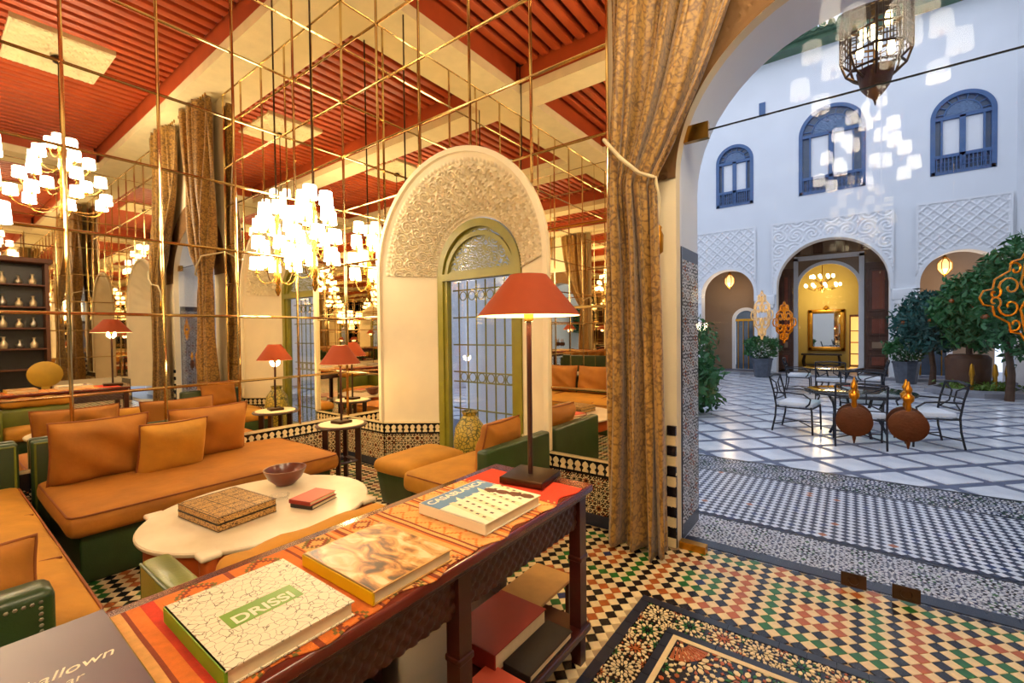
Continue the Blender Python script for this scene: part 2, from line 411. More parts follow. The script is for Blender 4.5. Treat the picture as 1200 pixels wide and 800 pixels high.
rosette_field(b, .145, 2.2, .145, (x0+.045, y1-.19-2.2, -.003), (1,0,0), (0,1,0), (0,0,1), .003, [(2, 2, 0, 0), (1, 0, 0, 0), (1, 3, 0, 0)])
b.box(x0+.225, x1-.225, y1-.245, y1-.222, -.003, 0, 0); b.box(x0+.225, x0+.248, -2.6, y1-.245, -.003, 0, 0); b.box(x0+.0, x1, y0, -2.6, -.003, 0, 2)
rosette_field(b, x1-x0-.50, 1.6, .20, (x0+.25, y1-.247-1.6, -.003), (1,0,0), (0,1,0), (0,0,1), .003, [(3, 2, 0, 3), (1, 0, 2, 1), (2, 3, 0, 1), (4, 0, 0, 2)])
for k in range(9):
    a = -PI/2+(PI/2)*(k+.5)/9 ; c0 = (x0+.255, y1-.255); w = .03
    b.plate([(c0[0]+r*math.cos(a+d), c0[1]+r*math.sin(a+d)) for r, d in ((.045, -.05), (.13, -.07), (.13, .07), (.045, .05))], (0,0,-.002), (1,0,0), (0,1,0), (0,0,1), .0035, 2)
zc = b.build('zellige_carpet', ZM, floor); zc['kind'] = 'stuff'

# back wall (niches and garden arch) with its mirrors
def on_back(y): return lambda x, z: (x, y, z)
wb = MB(); colfill(wb, -.3, W+.3, -.1, CEIL+.3, [NICHE, DOOR, NICHE2], on_back(0), 0, 28); colfill(wb, -.3, W+.3, -.1, 8.5, [dict(NICHE, hw=.6, cz=1.98), DOOR, dict(NICHE2, hw=.6, cz=1.98)], on_back(.5), 1, 28)
pth = arch_path(4.60, .95, -.1, 2.37); sweep(wb, pth, pth, 0, .08, 0); sweep(wb, pth, pth, .08, .5, 1)
wb.box(-.3, W+.3, 0, .5, 8.4, 8.5, 1)
wall_b = struct(wb.build('wall_back', [M['plaster'], M['court_wall']], smooth=35), 'mirrored back wall with arched niche and garden arch')
wa = MB(); wa.box(-.3, 0, -DEP-.3, 0, -.1, CEIL+.3); wall_a = struct(wa.build('wall_left', M['plaster']), 'mirrored left wall behind the sofa')
wc = MB(); wc.box(0, W, -DEP-.3, -DEP, -.1, CEIL+.3); wall_c = struct(wc.build('wall_front', M['plaster']), 'mirrored wall behind the camera')
wr = MB(); wr.box(W, W+.3, -DEP-.3, 0, -.1, CEIL+.3); wall_d = struct(wr.build('wall_right', M['plaster']), 'mirrored wall opposite the sofa')
def tilt(o, s=.0022): o.rotation_euler = (random.uniform(-s, s), random.uniform(-s, s), 0 if o.name.startswith('x') else random.uniform(-s, s))
G = .006
def mirror_b(xa, xb, za, zb, holes):
    cx, cz = (xa+xb)/2, (za+zb)/2; b = MB()
    colfill(b, xa+G, xb-G, za+G, zb-G, holes, lambda x, z: (x-cx, -.010, z-cz), 0, 24)
    if not b.f: return
    n = len(b.f); b2 = MB(); b2.v = list(b.v); b2.f = list(b.f); b2.m = list(b.m)
    b2.add([(v[0]*1.006, -.003, v[2]*1.006) for v in b.v], [f[::-1] for f in b.f]); o = b2.build('mirror_tile', M['mirror'], wall_b, None, (cx, 0, cz)); tilt(o, .0016)
colsB = [0, .638, 1.276, 1.914, 2.552, 3.19]; N1 = [dict(NICHE, hw=1.03)]; N2 = [dict(NICHE2, hw=1.03)]
for a, c in zip(colsB, colsB[1:]):
    for z0_, z1_ in zip(LEV, LEV[1:]): mirror_b(a, c, z0_, z1_, N1)
colsR = [W-q for q in colsB][::-1]
for a, c in zip(colsR, colsR[1:]):
    mirror_b(a, c, LEV[0], LEV[4], N2); mirror_b(a, c, LEV[4], LEV[8], N2)
NA = 11; stepA = DEP/NA
for k in range(NA):
    for z0_, z1_ in zip(LEV, LEV[1:]):
        b = MB(); hw, hz = stepA/2-G, (z1_-z0_)/2-G
        b.add([(.003, -hw, -hz), (.003, hw, -hz), (.003, hw, hz), (.003, -hw, hz), (.010, -hw+.006, -hz+.006), (.010, hw-.006, -hz+.006), (.010, hw-.006, hz-.006), (.010, -hw+.006, hz-.006)], [(4,5,6,7),(0,1,5,4),(1,2,6,5),(2,3,7,6),(3,0,4,7),(3,2,1,0)])
        o = b.build('mirror_tile', M['mirror'], wall_a, None, (0, -(k+.5)*stepA, (z0_+z1_)/2)); tilt(o, .0016)
for k in range(8):
    b = MB(); hw = W/16-G; b.box(-hw, hw, .003, .010, -2.3, 2.3); link('mirror_panel', b.mesh('mirror_panel', M['mirror']), wall_c, ((k+.5)*W/8, -DEP, 2.79))
for k in range(6):
    b = MB(); hw = DEP/12-G; b.box(-.010, -.003, -hw, hw, -2.3, 2.3); link('mirror_panel', b.mesh('mirror_panel', M['mirror']), wall_d, (W, -(k+.5)*DEP/6, 2.79))
# trim beads between the mirrors
def bead(parent, p, q, r=.011):
    b = MB(); p, q = Vector(p), Vector(q); b.tube([(0,0,0), q-p], r, 8); b.build('mirror_bead', M['trim_mirror'], parent, 40, p)
for z in LEV[1:]:
    r_ = .013
    w_ = math.sqrt(max(0, 1.06**2-max(0, z-2.0)**2)) if z < 3.06 else 0
    if w_ > 0:
        bead(wall_b, (.01, -.012, z), (1.655-w_, -.012, z)); bead(wall_b, (1.655+w_, -.012, z), (3.19, -.012, z))
    else: bead(wall_b, (.01, -.012, z), (3.19, -.012, z))
    if z > 3.06: bead(wall_b, (W-3.19, -.012, z), (W, -.012, z))
    bead(wall_a, (.012, 0, z), (.012, -DEP, z)); bead(wall_c, (0, -DEP+.012, z), (W, -DEP+.012, z)); bead(wall_d, (W-.012, 0, z), (W-.012, -DEP, z))
for x in colsB+colsR:
    dx = min(abs(x-1.655), abs(x-7.545)); zb = 2.0+math.sqrt(1.06**2-dx**2) if dx < 1.06 else LEV[0]
    bead(wall_b, (max(.012, min(x, W-.012)), -.012, zb), (max(.012, min(x, W-.012)), -.012, TOP))
for k in range(1, NA+1): bead(wall_a, (.012, -k*stepA, LEV[0]), (.012, -k*stepA, TOP), .012)
for k in range(9): bead(wall_c, (k*W/8, -DEP+.012, LEV[0]), (k*W/8, -DEP+.012, TOP))
for k in range(1, 6): bead(wall_d, (W-.012, -k*DEP/6, LEV[0]), (W-.012, -k*DEP/6, TOP))

# dado of glazed mosaic with merlon frieze
mer = MB(); mer.plate([(-.024, 0), (.024, 0), (.024, .012), (.012, .028), (.026, .046), (.018, .066), (0, .078), (-.018, .066), (-.026, .046), (-.012, .028), (-.024, .012)], (0,0,0), (1,0,0), (0,0,1), (0,-1,0), .004)
mer_me = mer.mesh('merlon_tile', M['t_cream'])
def dado(parent, p, q, rich=True):
    p, q = Vector((*p, 0)), Vector((*q, 0)); eu = (q-p).normalized(); L = (q-p).length; nn = Vector((eu.y, -eu.x, 0)); b = MB(); o = p+nn*.012
    def slab(z0, z1, t, m): b.plate([(0, z0), (L, z0), (L, z1), (0, z1)], p, eu, (0,0,1), nn, t, m)
    slab(0, .465, .012, 1); slab(0, .085, .018, 4); slab(.36, .374, .017, 1); slab(.470, .485, .020, 0); slab(.462, .470, .022, 1)
    rosette_field(b, L, .27, .10 if rich else .16, o+Vector((0,0,.088)), eu, (0,0,1), nn, .003, [(2, 0, 0, 2), (1, 0, 0, 0), (1, 2, 0, 0)])
    d = b.build('dado_mosaic', ZM, parent); d['kind'] = 'stuff'
    if rich:
        n = int(L/.062); s = L/n
        for k in range(n):
            o_ = link('merlon_tile', mer_me, parent, p+eu*(k+.5)*s+nn*.012+Vector((0,0,.378))); o_.rotation_euler = (0, 0, math.atan2(eu.y, eu.x))
dado(wall_a, (0, -2.2), (0, 0)); dado(wall_a, (0, -DEP), (0, -2.2), False)
dado(wall_b, (0, 0), (.655, 0)); dado(wall_b, (.655, 0), (1.125, .35)); dado(wall_b, (2.185, .35), (2.655, 0)); dado(wall_b, (2.655, 0), (3.65, 0))
dado(wall_b, (5.55, 0), (6.545, 0), False); dado(wall_b, (8.545, 0), (W, 0), False)

# splayed niche with carved stucco
def niche(parent, cx, fine):
    nA, nB = (460, 52) if fine else (60, 8)
    th = np.linspace(0, PI, nA)[:, None]; s = np.linspace(0, 1, nB)[None, :]
    hw = 1.0+(.53-1.0)*s; cz = 2.0; X = cx-hw*np.cos(th); Zz = cz+hw*np.sin(th)-.02*s; Y = .35*s+0*th
    u = th*.78+0*s; v = s*.58+0*th
    rel = scroll(u+.0, v-.29, .116)*((s > .14) & (s < .90)) + (((s > .08) & (s < .125)) | ((s > .91) & (s < .95)))*(.5+.5*np.sin(u*160))*.8
    n = np.stack([np.cos(th)*.6+0*s, -.8+0*th+0*s, -np.sin(th)*.6+0*s], -1)
    P = np.stack([X, Y, Zz], -1) + n*(rel*.026)[..., None]
    b = MB(); b.grid(P); b.build('carved_stucco', M['plaster_arch'], parent, 60)
    b = MB()
    for sg in (-1, 1): b.add([(cx+sg*1.0, 0, .3), (cx+sg*.53, .35, .3), (cx+sg*.53, .35, 2.0), (cx+sg*1.0, 0, 2.0)], [(0, 1, 2, 3)])
    b.add([(cx-1, 0, .002), (cx-.53, .35, .002), (cx+.53, .35, .002), (cx+1, 0, .002)], [(0, 1, 2, 3)]); b.build('splay', M['plaster_arch'], parent)
    b = MB(); band(b, cx, 1.0, .49, 2.0, 0, .045, -.035, .02); b.build('niche_rim', M['plaster_arch'], parent, 40)
niche(wall_b, 1.655, True); niche(wall_b, 7.545, False)
def niche_window(name, cx, label, detailed):
    t = struct(link(name, None, None, (cx, .35, 0)), label)
    b = MB(); band(b, 0, .455, .05, 1.97, 0, .075, -.02, .08); b.box(-.455, .455, -.02, .07, 1.93, 2.0); b.box(-.53, .53, -.02, .08, 0, .12)
    b.build('window_frame', M['frame_green'], t, 40)
    b = MB(); band(b, 0, .41, .12, 1.93, 0, .045, .0, .06); b.build('inner_frame', M['frame_green'], t, 40)
    b = MB(); b.box(-.45, .45, .03, .036, .12, 1.94); b.build('pane', M['glass'], t)
    if not detailed: return
    uu = np.linspace(-.43, .43, 110)[None, :]; vv = np.linspace(0, .44, 60)[:, None]
    r = np.hypot(uu, vv); thn = np.arctan2(vv, uu); pat = scroll(r*1.0, thn*.22, .11) > .5
    inside = (r < .43) & (pat | (np.abs(r-.42) < .015) | (vv < .02))
    P = np.stack([uu+0*vv, .02+0*uu+0*vv, 2.0+vv+0*uu], -1); b = MB(); b.grid(P, 0, inside[:-1, :-1]); P2 = P.copy(); P2[..., 1] = .035; b.grid(P2, 0, inside[:-1, :-1])
    b.build('fanlight_tracery', M['frame_green'], t)
    b = MB(); b.grid(np.stack([uu+0*vv, .045+0*uu+0*vv, 2.0+vv+0*uu], -1), 0, (r < .44)[:-1, :-1]); b.build('fanlight_pane', M['glass'], t)
    for k in range(7):
        b = MB(); x = -.36+k*.12; b.tube([(x, .12, .1), (x, .12, 1.93)], .008, 6); b.build('grille_bar', M['frame_green'], t)
    for z in (.35, .62, .9, 1.0, 1.28, 1.56, 1.84):
        b = MB(); b.tube([(-.44, .12, z), (.44, .12, z)], .008, 6); b.build('grille_rail', M['frame_green'], t)
    for k in range(6):
        b = MB(); x = -.30+k*.12
        for z in (.95, 1.78): b.tube([(x+.045*math.cos(q*PI/6), .12, z+.045*math.sin(q*PI/6)) for q in range(13)], .005, 5)
        b.build('grille_ring', M['frame_green'], t)
niche_window('window_1', 1.655, 'olive framed arched window with iron grille set in the niche', True)
niche_window('window_2', 7.545, 'olive framed arched window in the far niche', False)

# garden arch: carved archivolt, jamb mosaics, threshold
th = np.linspace(0, PI, 200)[:, None]; s = np.linspace(0, 1, 26)[None, :]; hw = .95+.40*s
rel = scroll(th*1.1+0*s, s*.4-.2+0*th, .13)*((s > .1) & (s < .92)); P = np.stack([4.6-hw*np.cos(th), -.006-rel*.014, 2.37+hw*np.sin(th)], -1)
b = MB(); b.grid(P); b.build('carved_archivolt', M['stucco_brown'], wall_b, 60)
for x, sg in ((3.65, 1), (5.55, -1)):
    b = MB(); b.plate([(.09, .02), (.48, .02), (.48, 1.95), (.09, 1.95)], (x, 0, 0), (0,1,0), (0,0,1), (sg,0,0), .008, 4)
    rosette_field(b, .36, 1.75, .12, (x+sg*.008, .10, .12), (0,1,0), (0,0,1), (sg,0,0), .003, [(4, 5, 5, 6), (5, 4, 5, 4), (6, 2, 5, 4)])
    d = b.build('jamb_mosaic', ZM, wall_b); d['kind'] = 'stuff'
    for k in range(12):
        b = MB(); b.box(-.028, .028, -.022, 0, .002, .062); link('edge_tile', b.mesh('edge_tile', M['t_black' if k % 2 else 't_cream']), wall_b, (x-sg*.03, 0, k*.066))
# skirting of the garden arch
# ceiling: boards, slats, beams
cb = MB(); cb.box(-.3, W+.3, -DEP-.3, .0, CEIL+.05, CEIL+.3); ceiling = struct(cb.build('ceiling', M['ceiling_dark']), 'red slatted ceiling with cream beams')
BY = [(-.42, 0), (-3.28, -2.82), (-DEP, -DEP+.42)]
def beam(xa, xb, ya, yb):
    b = MB(); b.box(xa, xb, ya, yb, TOP, TOP+.14); o = b.build('beam', M['beam_cream'], ceiling)
    i = .03; b = MB(); b.box(xa+i, xb-i, ya+i, yb-i, TOP+.14, CEIL+.05); b.build('beam_cheek', M['ceiling_red'], ceiling)
for a, c in BY: beam(0, W, a, c)
for a, c in ((-2.82, -.42), (-DEP+.42, -3.28)):
    beam(0, .42, a, c); beam(W-.42, W, a, c)
    sl = MB(); sl.rbox(-.062, .062, a, c, 0, .10, .018, seg=2); me = sl.mesh('ceiling_slat', M['ceiling_red'], 40)
    n = 42
    for k in range(n): link('ceiling_slat', me, ceiling, (.42+(k+.5)*(W-.84)/n, 0, CEIL-.035))
for cx, cy in ((4.68, -1.6), (4.68, -4.55)):
    uu = np.linspace(-.62, .62, 90)[:, None]; vv = np.linspace(-.5, .5, 74)[None, :]; rel = scroll(uu+0*vv, vv+0*uu, .2)
    b = MB(); b.grid(np.stack([cx+uu+0*vv, cy+vv+0*uu, CEIL-.06-rel*.015], -1)); b.box(cx-.64, cx+.64, cy-.52, cy+.52, CEIL-.06, CEIL+.05); b.build('stucco_panel', M['beam_cream'], ceiling, 60)

# ------------------------------------------------------------------ curtains
def curtain(side, label):
    t = thing('curtain', label, 'curtain', (4.6, 0, 0))
    nz, nu = 90, 150; zz = np.linspace(.02, TOP-.03, nz)[:, None]; u = np.linspace(0, 1, nu)[None, :]
    left = 3.285+.0*zz - .03*np.exp(-zz/.5)
    dz = np.maximum(zz-2.32, 0); right = np.where(zz > 2.32, 3.60+.98*(1-np.exp(-dz*.62)), 3.60+.055*np.sin(np.clip((2.32-zz)/2.32, 0, 1)*PI*.55)*1.1)
    pinch = np.exp(-((zz-2.32)/.28)**2)
    ph = u+.02*np.sin(5*u*PI+zz*1.3)
    amp = .07*(1-.45*pinch)*(1+.25*np.clip(1.5-zz, 0, 1))
    wv = np.sin(2*PI*3.6*(ph+.06*np.sin(2*PI*ph*1.3+zz*.5))+.8*np.sin(zz*.9)) + .42*np.sin(2*PI*8.3*ph+1.1+zz*.5)+.12*np.sin(2*PI*21*ph+zz)
    X = left+(right-left)*u + .012*np.sin(2*PI*12*ph) ; Y = -.20+amp*wv-.05*pinch*np.sin(PI*u) ; Z = zz+.0*u + (.03*np.sin(2*PI*2.2*u))*np.clip(1-zz/.25, 0, 1)
    P = np.stack([(X-4.6)*side, Y, Z], -1)
    b = MB(); b.grid(P); o = b.build('cloth', M['brocade'], t, 180); sm = o.modifiers.new('thick', 'SOLIDIFY'); sm.thickness = .006
    b = MB(); b.tube([((x-4.6)*side, y, z) for x, y, z in ((3.22, -.02, 2.69), (3.30, -.30, 2.60), (3.42, -.33, 2.45), (3.53, -.31, 2.34), (3.60, -.24, 2.32), (3.61, -.20, 2.20), (3.60, -.19, 2.05))], .012, 8); b.build('tieback_rope', M['rope'], t, 60)
    b = MB(); b.lathe([(.004, 0), (.03, .02), (.034, .12), (.02, .15), (.024, .17), (.006, .19)], ((3.60-4.6)*side, -.19, 1.86), 12); b.build('tassel', M['gold'], t, 60)
    for k in range(14): MB().tube([((3.32+k*.09-4.6)*side, -.20, TOP-.05), ((3.32+k*.09-4.6)*side, -.20, TOP-.004)], .012, 6).build('curtain_hook', M['brass'], t)
curtain(1, 'heavy gold brocade curtain tied back with rope beside the mirrored wall')
curtain(-1, 'gold brocade curtain on the far jamb of the garden arch, seen in the mirrors')

# ------------------------------------------------------------------ cushions and seating
def pillow_mesh(w, h, t, seed, mname='velvet'):
    rg = np.random.default_rng(seed); n = 26; u = np.linspace(-1, 1, n)[:, None]; v = np.linspace(-1, 1, n)[None, :]
    prof = np.sqrt(np.clip((1-u**6)*(1-v**6), 0, 1))*(1-.25*(u*u+v*v)/2)
    dent = sum(a*np.cos(k1*u+k2*v+p) for a, k1, k2, p in zip(rg.uniform(.01, .035, 5), rg.uniform(2, 7, 5), rg.uniform(2, 7, 5), rg.uniform(0, 6, 5)))
    X = w/2*u*(1-.05*(1-v*v)); Z = h/2*v*(1-.06*(1-u*u)); b = MB()
    for s in (1, -1): b.grid(np.stack([X, s*t/2*prof*(1+dent*2), Z], -1)[::s])
    edge = [(u_, v_) for u_, v_ in [(q, -1) for q in np.linspace(-1, 1, 12)]+[(1, q) for q in np.linspace(-1, 1, 12)[1:]]+[(q, 1) for q in np.linspace(1, -1, 12)[1:]]+[(-1, q) for q in np.linspace(1, -1, 12)[1:]]]
    c = MB(); c.tube([(w/2*a*(1-.05*(1-d*d)), 0, h/2*d*(1-.06*(1-a*a))) for a, d in edge], .007, 6, cap=False)
    return b.mesh('cushion', M[mname], 180), c.mesh('piping', M['piping'], 180)
def pillow(loc, w, h, t, rz, lean, label, seed, mname='velvet', roll_=0):
    a, c = pillow_mesh(w, h, t, seed, mname); o = link('scatter_cushion', a, None, loc); o.rotation_euler = (lean, roll_, rz); link('piping', c, o)
    return tag(o, label, 'cushion')
def soft(x0, x1, y0, y1, z0, z1, r, puff=.02):
    def f(x, y, z):
        if z > (z0+z1)/2:
            a, c = (2*(x-x0)/(x1-x0)-1), (2*(y-y0)/(y1-y0)-1); z += puff*(1-a**4)*(1-c**4)
        return x, y, z + .004*math.sin(9*x+5*y)
    return MB().rbox(x0, x1, y0, y1, z0, z1, r, 0, 3, 7, f)
def edge_piping(b, x0, x1, y0, y1, z, r=.006, c=.05):
    b.tube([(x0+c, y0, z), (x1-c, y0, z), (x1-c*.3, y0+c*.3, z), (x1, y0+c, z), (x1, y1-c, z), (x1-c*.3, y1-c*.3, z), (x1-c, y1, z), (x0+c, y1, z), (x0+c*.3, y1-c*.3, z), (x0, y1-c, z), (x0, y0+c, z), (x0+c*.3, y0+c*.3, z), (x0+c, y0, z)], r, 6)

t = thing('bench_sofa', 'long burnt-orange velvet bench sofa along the left mirrored wall', 'sofa')
MB().rbox(.12, 1.08, -2.40, -.87, 0, .285, .012).build('base', M['green_leather'], t, 40)
soft(.10, 1.15, -2.46, -.82, .285, .42, .05).build('seat_cushion', M['velvet'], t, 60)
b = MB(); edge_piping(b, .112, 1.140, -2.450, -.830, .406); b.build('piping', M['piping'], t, 60)
MB().rbox(.03, .10, -2.475, -1.35, .02, .70, .02).build('back_panel', M['green_leather'], t, 40)
b = MB(); b.tube([(.103, -2.46, .68), (.103, -1.36, .68)], .006, 6); b.tube([(.103, -2.455, .1), (.103, -2.455, .68)], .006, 6); b.build('back_piping', M['olive_leather'], t, 60)
pillow((.36, -2.17, .63), .52, .44, .24, PI/2, .20, 'large orange velvet cushion at the near end of the bench sofa', 1)
pillow((.54, -1.80, .60), .42, .38, .21, PI/2+.06, .26, 'small orange velvet cushion leaning in front between the two large ones', 2, 'velvet_light')
pillow((.34, -1.50, .63), .56, .42, .24, PI/2, .20, 'large orange velvet cushion nearest the marble side table', 3)
t = thing('corner_sofa', 'orange velvet sofa at lower left with green leather nailhead arm', 'sofa')
MB().rbox(.14, 2.40, -3.40, -2.60, 0, .285, .012).build('base', M['green_leather'], t, 40)
b = soft(.11, 2.41, -3.42, -2.53, .285, .42, .05, .035); b.build('seat_cushion', M['velvet_light'], t, 60)
b = soft(2.412, 2.60, -2.66, -2.53, .285, .42, .04, .01); b.build('seat_return', M['velvet_light'], t, 60)
b = MB(); edge_piping(b, .12, 2.40, -3.41, -2.540, .408); b.tube([(.95, -3.40, .455), (.95, -3.0, .462), (.95, -2.56, .43)], .006, 6); b.tube([(1.75, -3.40, .455), (1.75, -3.0, .462), (1.75, -2.56, .43)], .006, 6); b.build('piping', M['piping'], t, 60)
MB().rbox(.03, .10, -3.42, -2.53, .02, .70, .02).build('side_panel', M['green_leather'], t, 40)
b = MB(); b.tube([(.103, -3.4, .68), (.103, -2.55, .68)], .006, 6); b.tube([(.103, -2.548, .1), (.103, -2.548, .68)], .006, 6); b.build('side_piping', M['olive_leather'], t, 60)
MB().rbox(.11, 2.41, -3.56, -3.43, .02, .70, .03).build('backrest', M['green_leather'], t, 40)
arm = MB().rbox(2.415, 2.545, -3.50, -2.68, .02, .62, .03).build('arm', M['green_leather'], t, 40)
b = MB()
for k in range(44): b.lathe([(.007, 0), (.006, .004), (.001, .006)], (0, 0, 0), 6)
vs = []; b = MB()
def stud(x, y, z): b.add([(x, y+.006*math.cos(q*PI/3), z+.006*math.sin(q*PI/3)) for q in range(6)]+[(x+.005, y, z)], [(i, (i+1) % 6, 6) for i in range(6)])
for k in range(40): stud(2.545, -2.715-k*.018, .585)
for k in range(30): stud(2.545, -2.715, .585-k*.018)
o = b.build('nailheads', M['silver'], arm, 180); o['kind'] = 'stuff'
pillow((2.29, -2.91, .575), .44, .28, .14, PI/2, -.18, 'orange velvet cushion leaning on the nailhead arm at lower left', 4)
pillow((.35, -2.95, .64), .50, .42, .16, PI/2, .2, 'orange velvet cushion in the far corner of the lower-left sofa', 5)

for k, x in enumerate((.85, 1.42, 1.98)): pillow((x, -3.30, .66), .54, .42, .2, 0, .2, ('orange velvet back cushion at the wall end of the lower-left sofa, seen mirrored', 'orange velvet back cushion in the middle of the lower-left sofa, seen mirrored', 'orange velvet back cushion near the nailhead arm, seen mirrored')[k], 50+k)
t = thing('armchair', 'low armchair with olive leather arm backing onto the console table', 'armchair')
MB().rbox(2.66, 2.98, -2.39, -1.82, .05, .28, .015).build('base', M['green_leather'], t, 40)
soft(2.60, 2.985, -2.395, -1.81, .28, .40, .04).build('seat_cushion', M['velvet_light'], t, 60)
ar = MB().rbox(2.605, 3.06, -2.49, -2.40, .03, .64, .022).build('arm', M['olive_leather'], t, 40)
b = MB(); b.tube([(2.625, -2.489, .632), (3.05, -2.489, .632)], .005, 6); b.tube([(2.611, -2.484, .05), (2.611, -2.484, .62)], .004, 6); b.build('arm_piping', M['green_leather'], ar, 60)
MB().rbox(2.99, 3.12, -2.395, -1.80, .05, .60, .03).build('backrest', M['olive_leather'], t, 40)
def fold(x, y, z): return x+.006*math.sin(40*y), y, z+.006*math.sin(31*y+.5)
MB().rbox(2.97, 3.11, -2.40, -1.80, .605, .725, .05, 0, 4, 9, fold).build('back_cushion', M['velvet_light'], t, 60)
b = MB(); b.tube([(3.112, -2.39, .69), (3.112, -2.1, .69), (3.112, -1.81, .69)], .006, 6); b.build('piping', M['piping'], t, 60)

t = thing('niche_chair', 'orange velvet seat with green leather back standing before the niche', 'chair')
MB().rbox(2.02, 2.62, -.80, -.08, .08, .27, .012).build('base', M['green_leather'], t, 40)
soft(1.97, 2.63, -.86, -.05, .27, .41, .045, .015).build('seat_cushion', M['velvet_light'], t, 60)
b = MB(); edge_piping(b, 1.981, 2.62, -.849, -.06, .397, .005); b.build('piping', M['piping'], t, 60)
MB().rbox(2.635, 2.72, -.80, -.045, .08, .65, .02).build('backrest', M['green_leather'], t, 40)
for x in (2.06, 2.58):
    for y in (-.76, -.12): MB().box(x-.03, x+.03, y-.03, y+.03, 0, .08).build('foot', M['dark_wood'], t)
pillow((2.50, -.40, .60), .42, .36, .19, PI/2+.1, .28, 'orange velvet cushion propped on the green leather back by the niche', 6)
t = thing('ottoman', 'orange velvet ottoman with tapering green leather base beside the niche chair', 'ottoman')
def taper(x, y, z): s = .86+.14*min(1, z/.3); return 1.73+(x-1.73)*s, -.46+(y+.46)*s, z
MB().rbox(1.52, 1.94, -.74, -.18, .06, .31, .012, 0, 2, 4, taper).build('base', M['green_leather'], t, 40)
soft(1.50, 1.955, -.77, -.15, .31, .41, .045, .03).build('seat_cushion', M['velvet_light'], t, 60)
for x in (1.60, 1.86):
    for y in (-.66, -.26): MB().box(x-.025, x+.025, y-.025, y+.025, 0, .06).build('foot', M['dark_wood'], t)

# ------------------------------------------------------------------ tables
def ellipse(a, c, n=64): return [(c*math.cos(2*PI*k/n), a*math.sin(2*PI*k/n)) for k in range(n)]
t = thing('coffee_table', 'oval marble-topped coffee table with terracotta wooden apron', 'table', (1.87, -1.75, 0))
def oval(b, a, c, prof, m=0, n=64):
    vs = []; E_ = ellipse(1, 1, n)
    for s, z in prof: vs += [(x*(c+s), y*(a+s), z) for x, y in E_]
    k = len(prof); b.add(vs, [(i*n+j, i*n+(j+1) % n, (i+1)*n+(j+1) % n, (i+1)*n+j) for i in range(k-1) for j in range(n)]+[list(range(n))[::-1], [(k-1)*n+j for j in range(n)]], m)
b = MB(); oval(b, .58, .52, [(-.03, .405), (-.005, .407), (0, .415), (0, .424), (-.006, .43)])
legs = [(.37*sx, .41*sy) for sx in (-1, 1) for sy in (-1, 1)]
for x, y in legs: b.rbox(x-.045, x+.045, y-.045, y+.045, .404, .4305, .012)
b.build('marble_top', M['marble'], t, 40)
b = MB(); oval(b, .545, .485, [(-.02, .285), (0, .29), (0, .40), (-.02, .404)]); b.build('apron', M['terracotta_wood'], t, 40)
for x, y in legs: MB().lathe([(.022, 0), (.028, .02), (.024, .05), (.034, .26), (.040, .27), (.036, .285), (.038, .404)], (x, y, 0), 16).build('leg', M['terracotta_wood'], t, 40)

t = thing('side_table', 'small round marble-topped side table in the mirrored corner', 'table', (.66, -.50, 0))
MB().lathe([(.20, .525), (.228, .53), (.235, .54), (.228, .55), (.205, .551)], n=40).build('rim', M['dark_wood'], t, 40)
MB().lathe([(.204, .545), (.204, .556), (.19, .558)], n=40).build('marble_top', M['marble'], t, 40)
for k in range(4):
    a = PI/4+k*PI/2; MB().box(-.025, .025, -.018, .018, 0, .525).xf(Matrix.Translation((.15*math.cos(a), .15*math.sin(a), 0)) @ Matrix.Rotation(a, 4, 'Z')).build('leg', M['dark_wood'], t)
b = MB()
for k in range(4):
    a = PI/4+k*PI/2; a2 = a+PI/2; b.tube([(.15*math.cos(a), .15*math.sin(a), .2), (.15*math.cos(a2), .15*math.sin(a2), .2)], .014, 6)
b.build('stretcher', M['dark_wood'], t)

CTZ = .755
t = thing('console_table', 'long red lacquer console table with carved apron in the foreground', 'table')
MB().rbox(3.14, 3.67, -3.50, -1.215, .722, CTZ, .008).build('top', M['lacquer'], t, 40)
MB().rbox(3.16, 3.65, -3.48, -1.235, .700, .722, .005).build('moulding', M['lacquer_dark'], t, 40)
LY = [-1.265, -1.985, -2.72, -3.45]
for x in (3.19, 3.62):
    for y in LY:
        b = MB(); b.box(x-.026, x+.026, y-.026, y+.026, .165, .70); b.rbox(x-.032, x+.032, y-.032, y+.032, .44, .462, .006); b.box(x-.022, x+.022, y-.022, y+.022, 0, .13); b.box(x-.026, x+.026, y-.026, y+.026, .13, .165)
        b.build('leg', M['lacquer_dark'], t)
for x, sg in ((3.19, -1), (3.62, 1)):
    for a, c in zip(LY[1:], LY):
        a, c = a+.027, c-.027; n = 96; uu = np.linspace(a, c, n)[:, None]; vv = np.linspace(.585, .70, 20)[None, :]
        g = np.abs(np.sin(PI*(uu+vv)/.042))*np.abs(np.sin(PI*(uu-vv)/.042)); g = np.minimum(g, .6)
        b = MB(); b.grid(np.stack([x+sg*(.006+g*.012)+0*vv, uu+0*vv, vv+0*uu], -1)[::(-1 if sg > 0 else 1)][::-1]); b.box(x-.008, x+.008, a, c, .585, .70); b.build('carved_apron', M['lacquer_dark'], t, 50)
MB().box(3.20, 3.61, -1.275, -1.255, .585, .70).build('end_apron', M['lacquer_dark'], t)
MB().rbox(3.15, 3.66, -3.49, -1.225, .132, .162, .005).build('shelf', M['lacquer_dark'], t, 40)

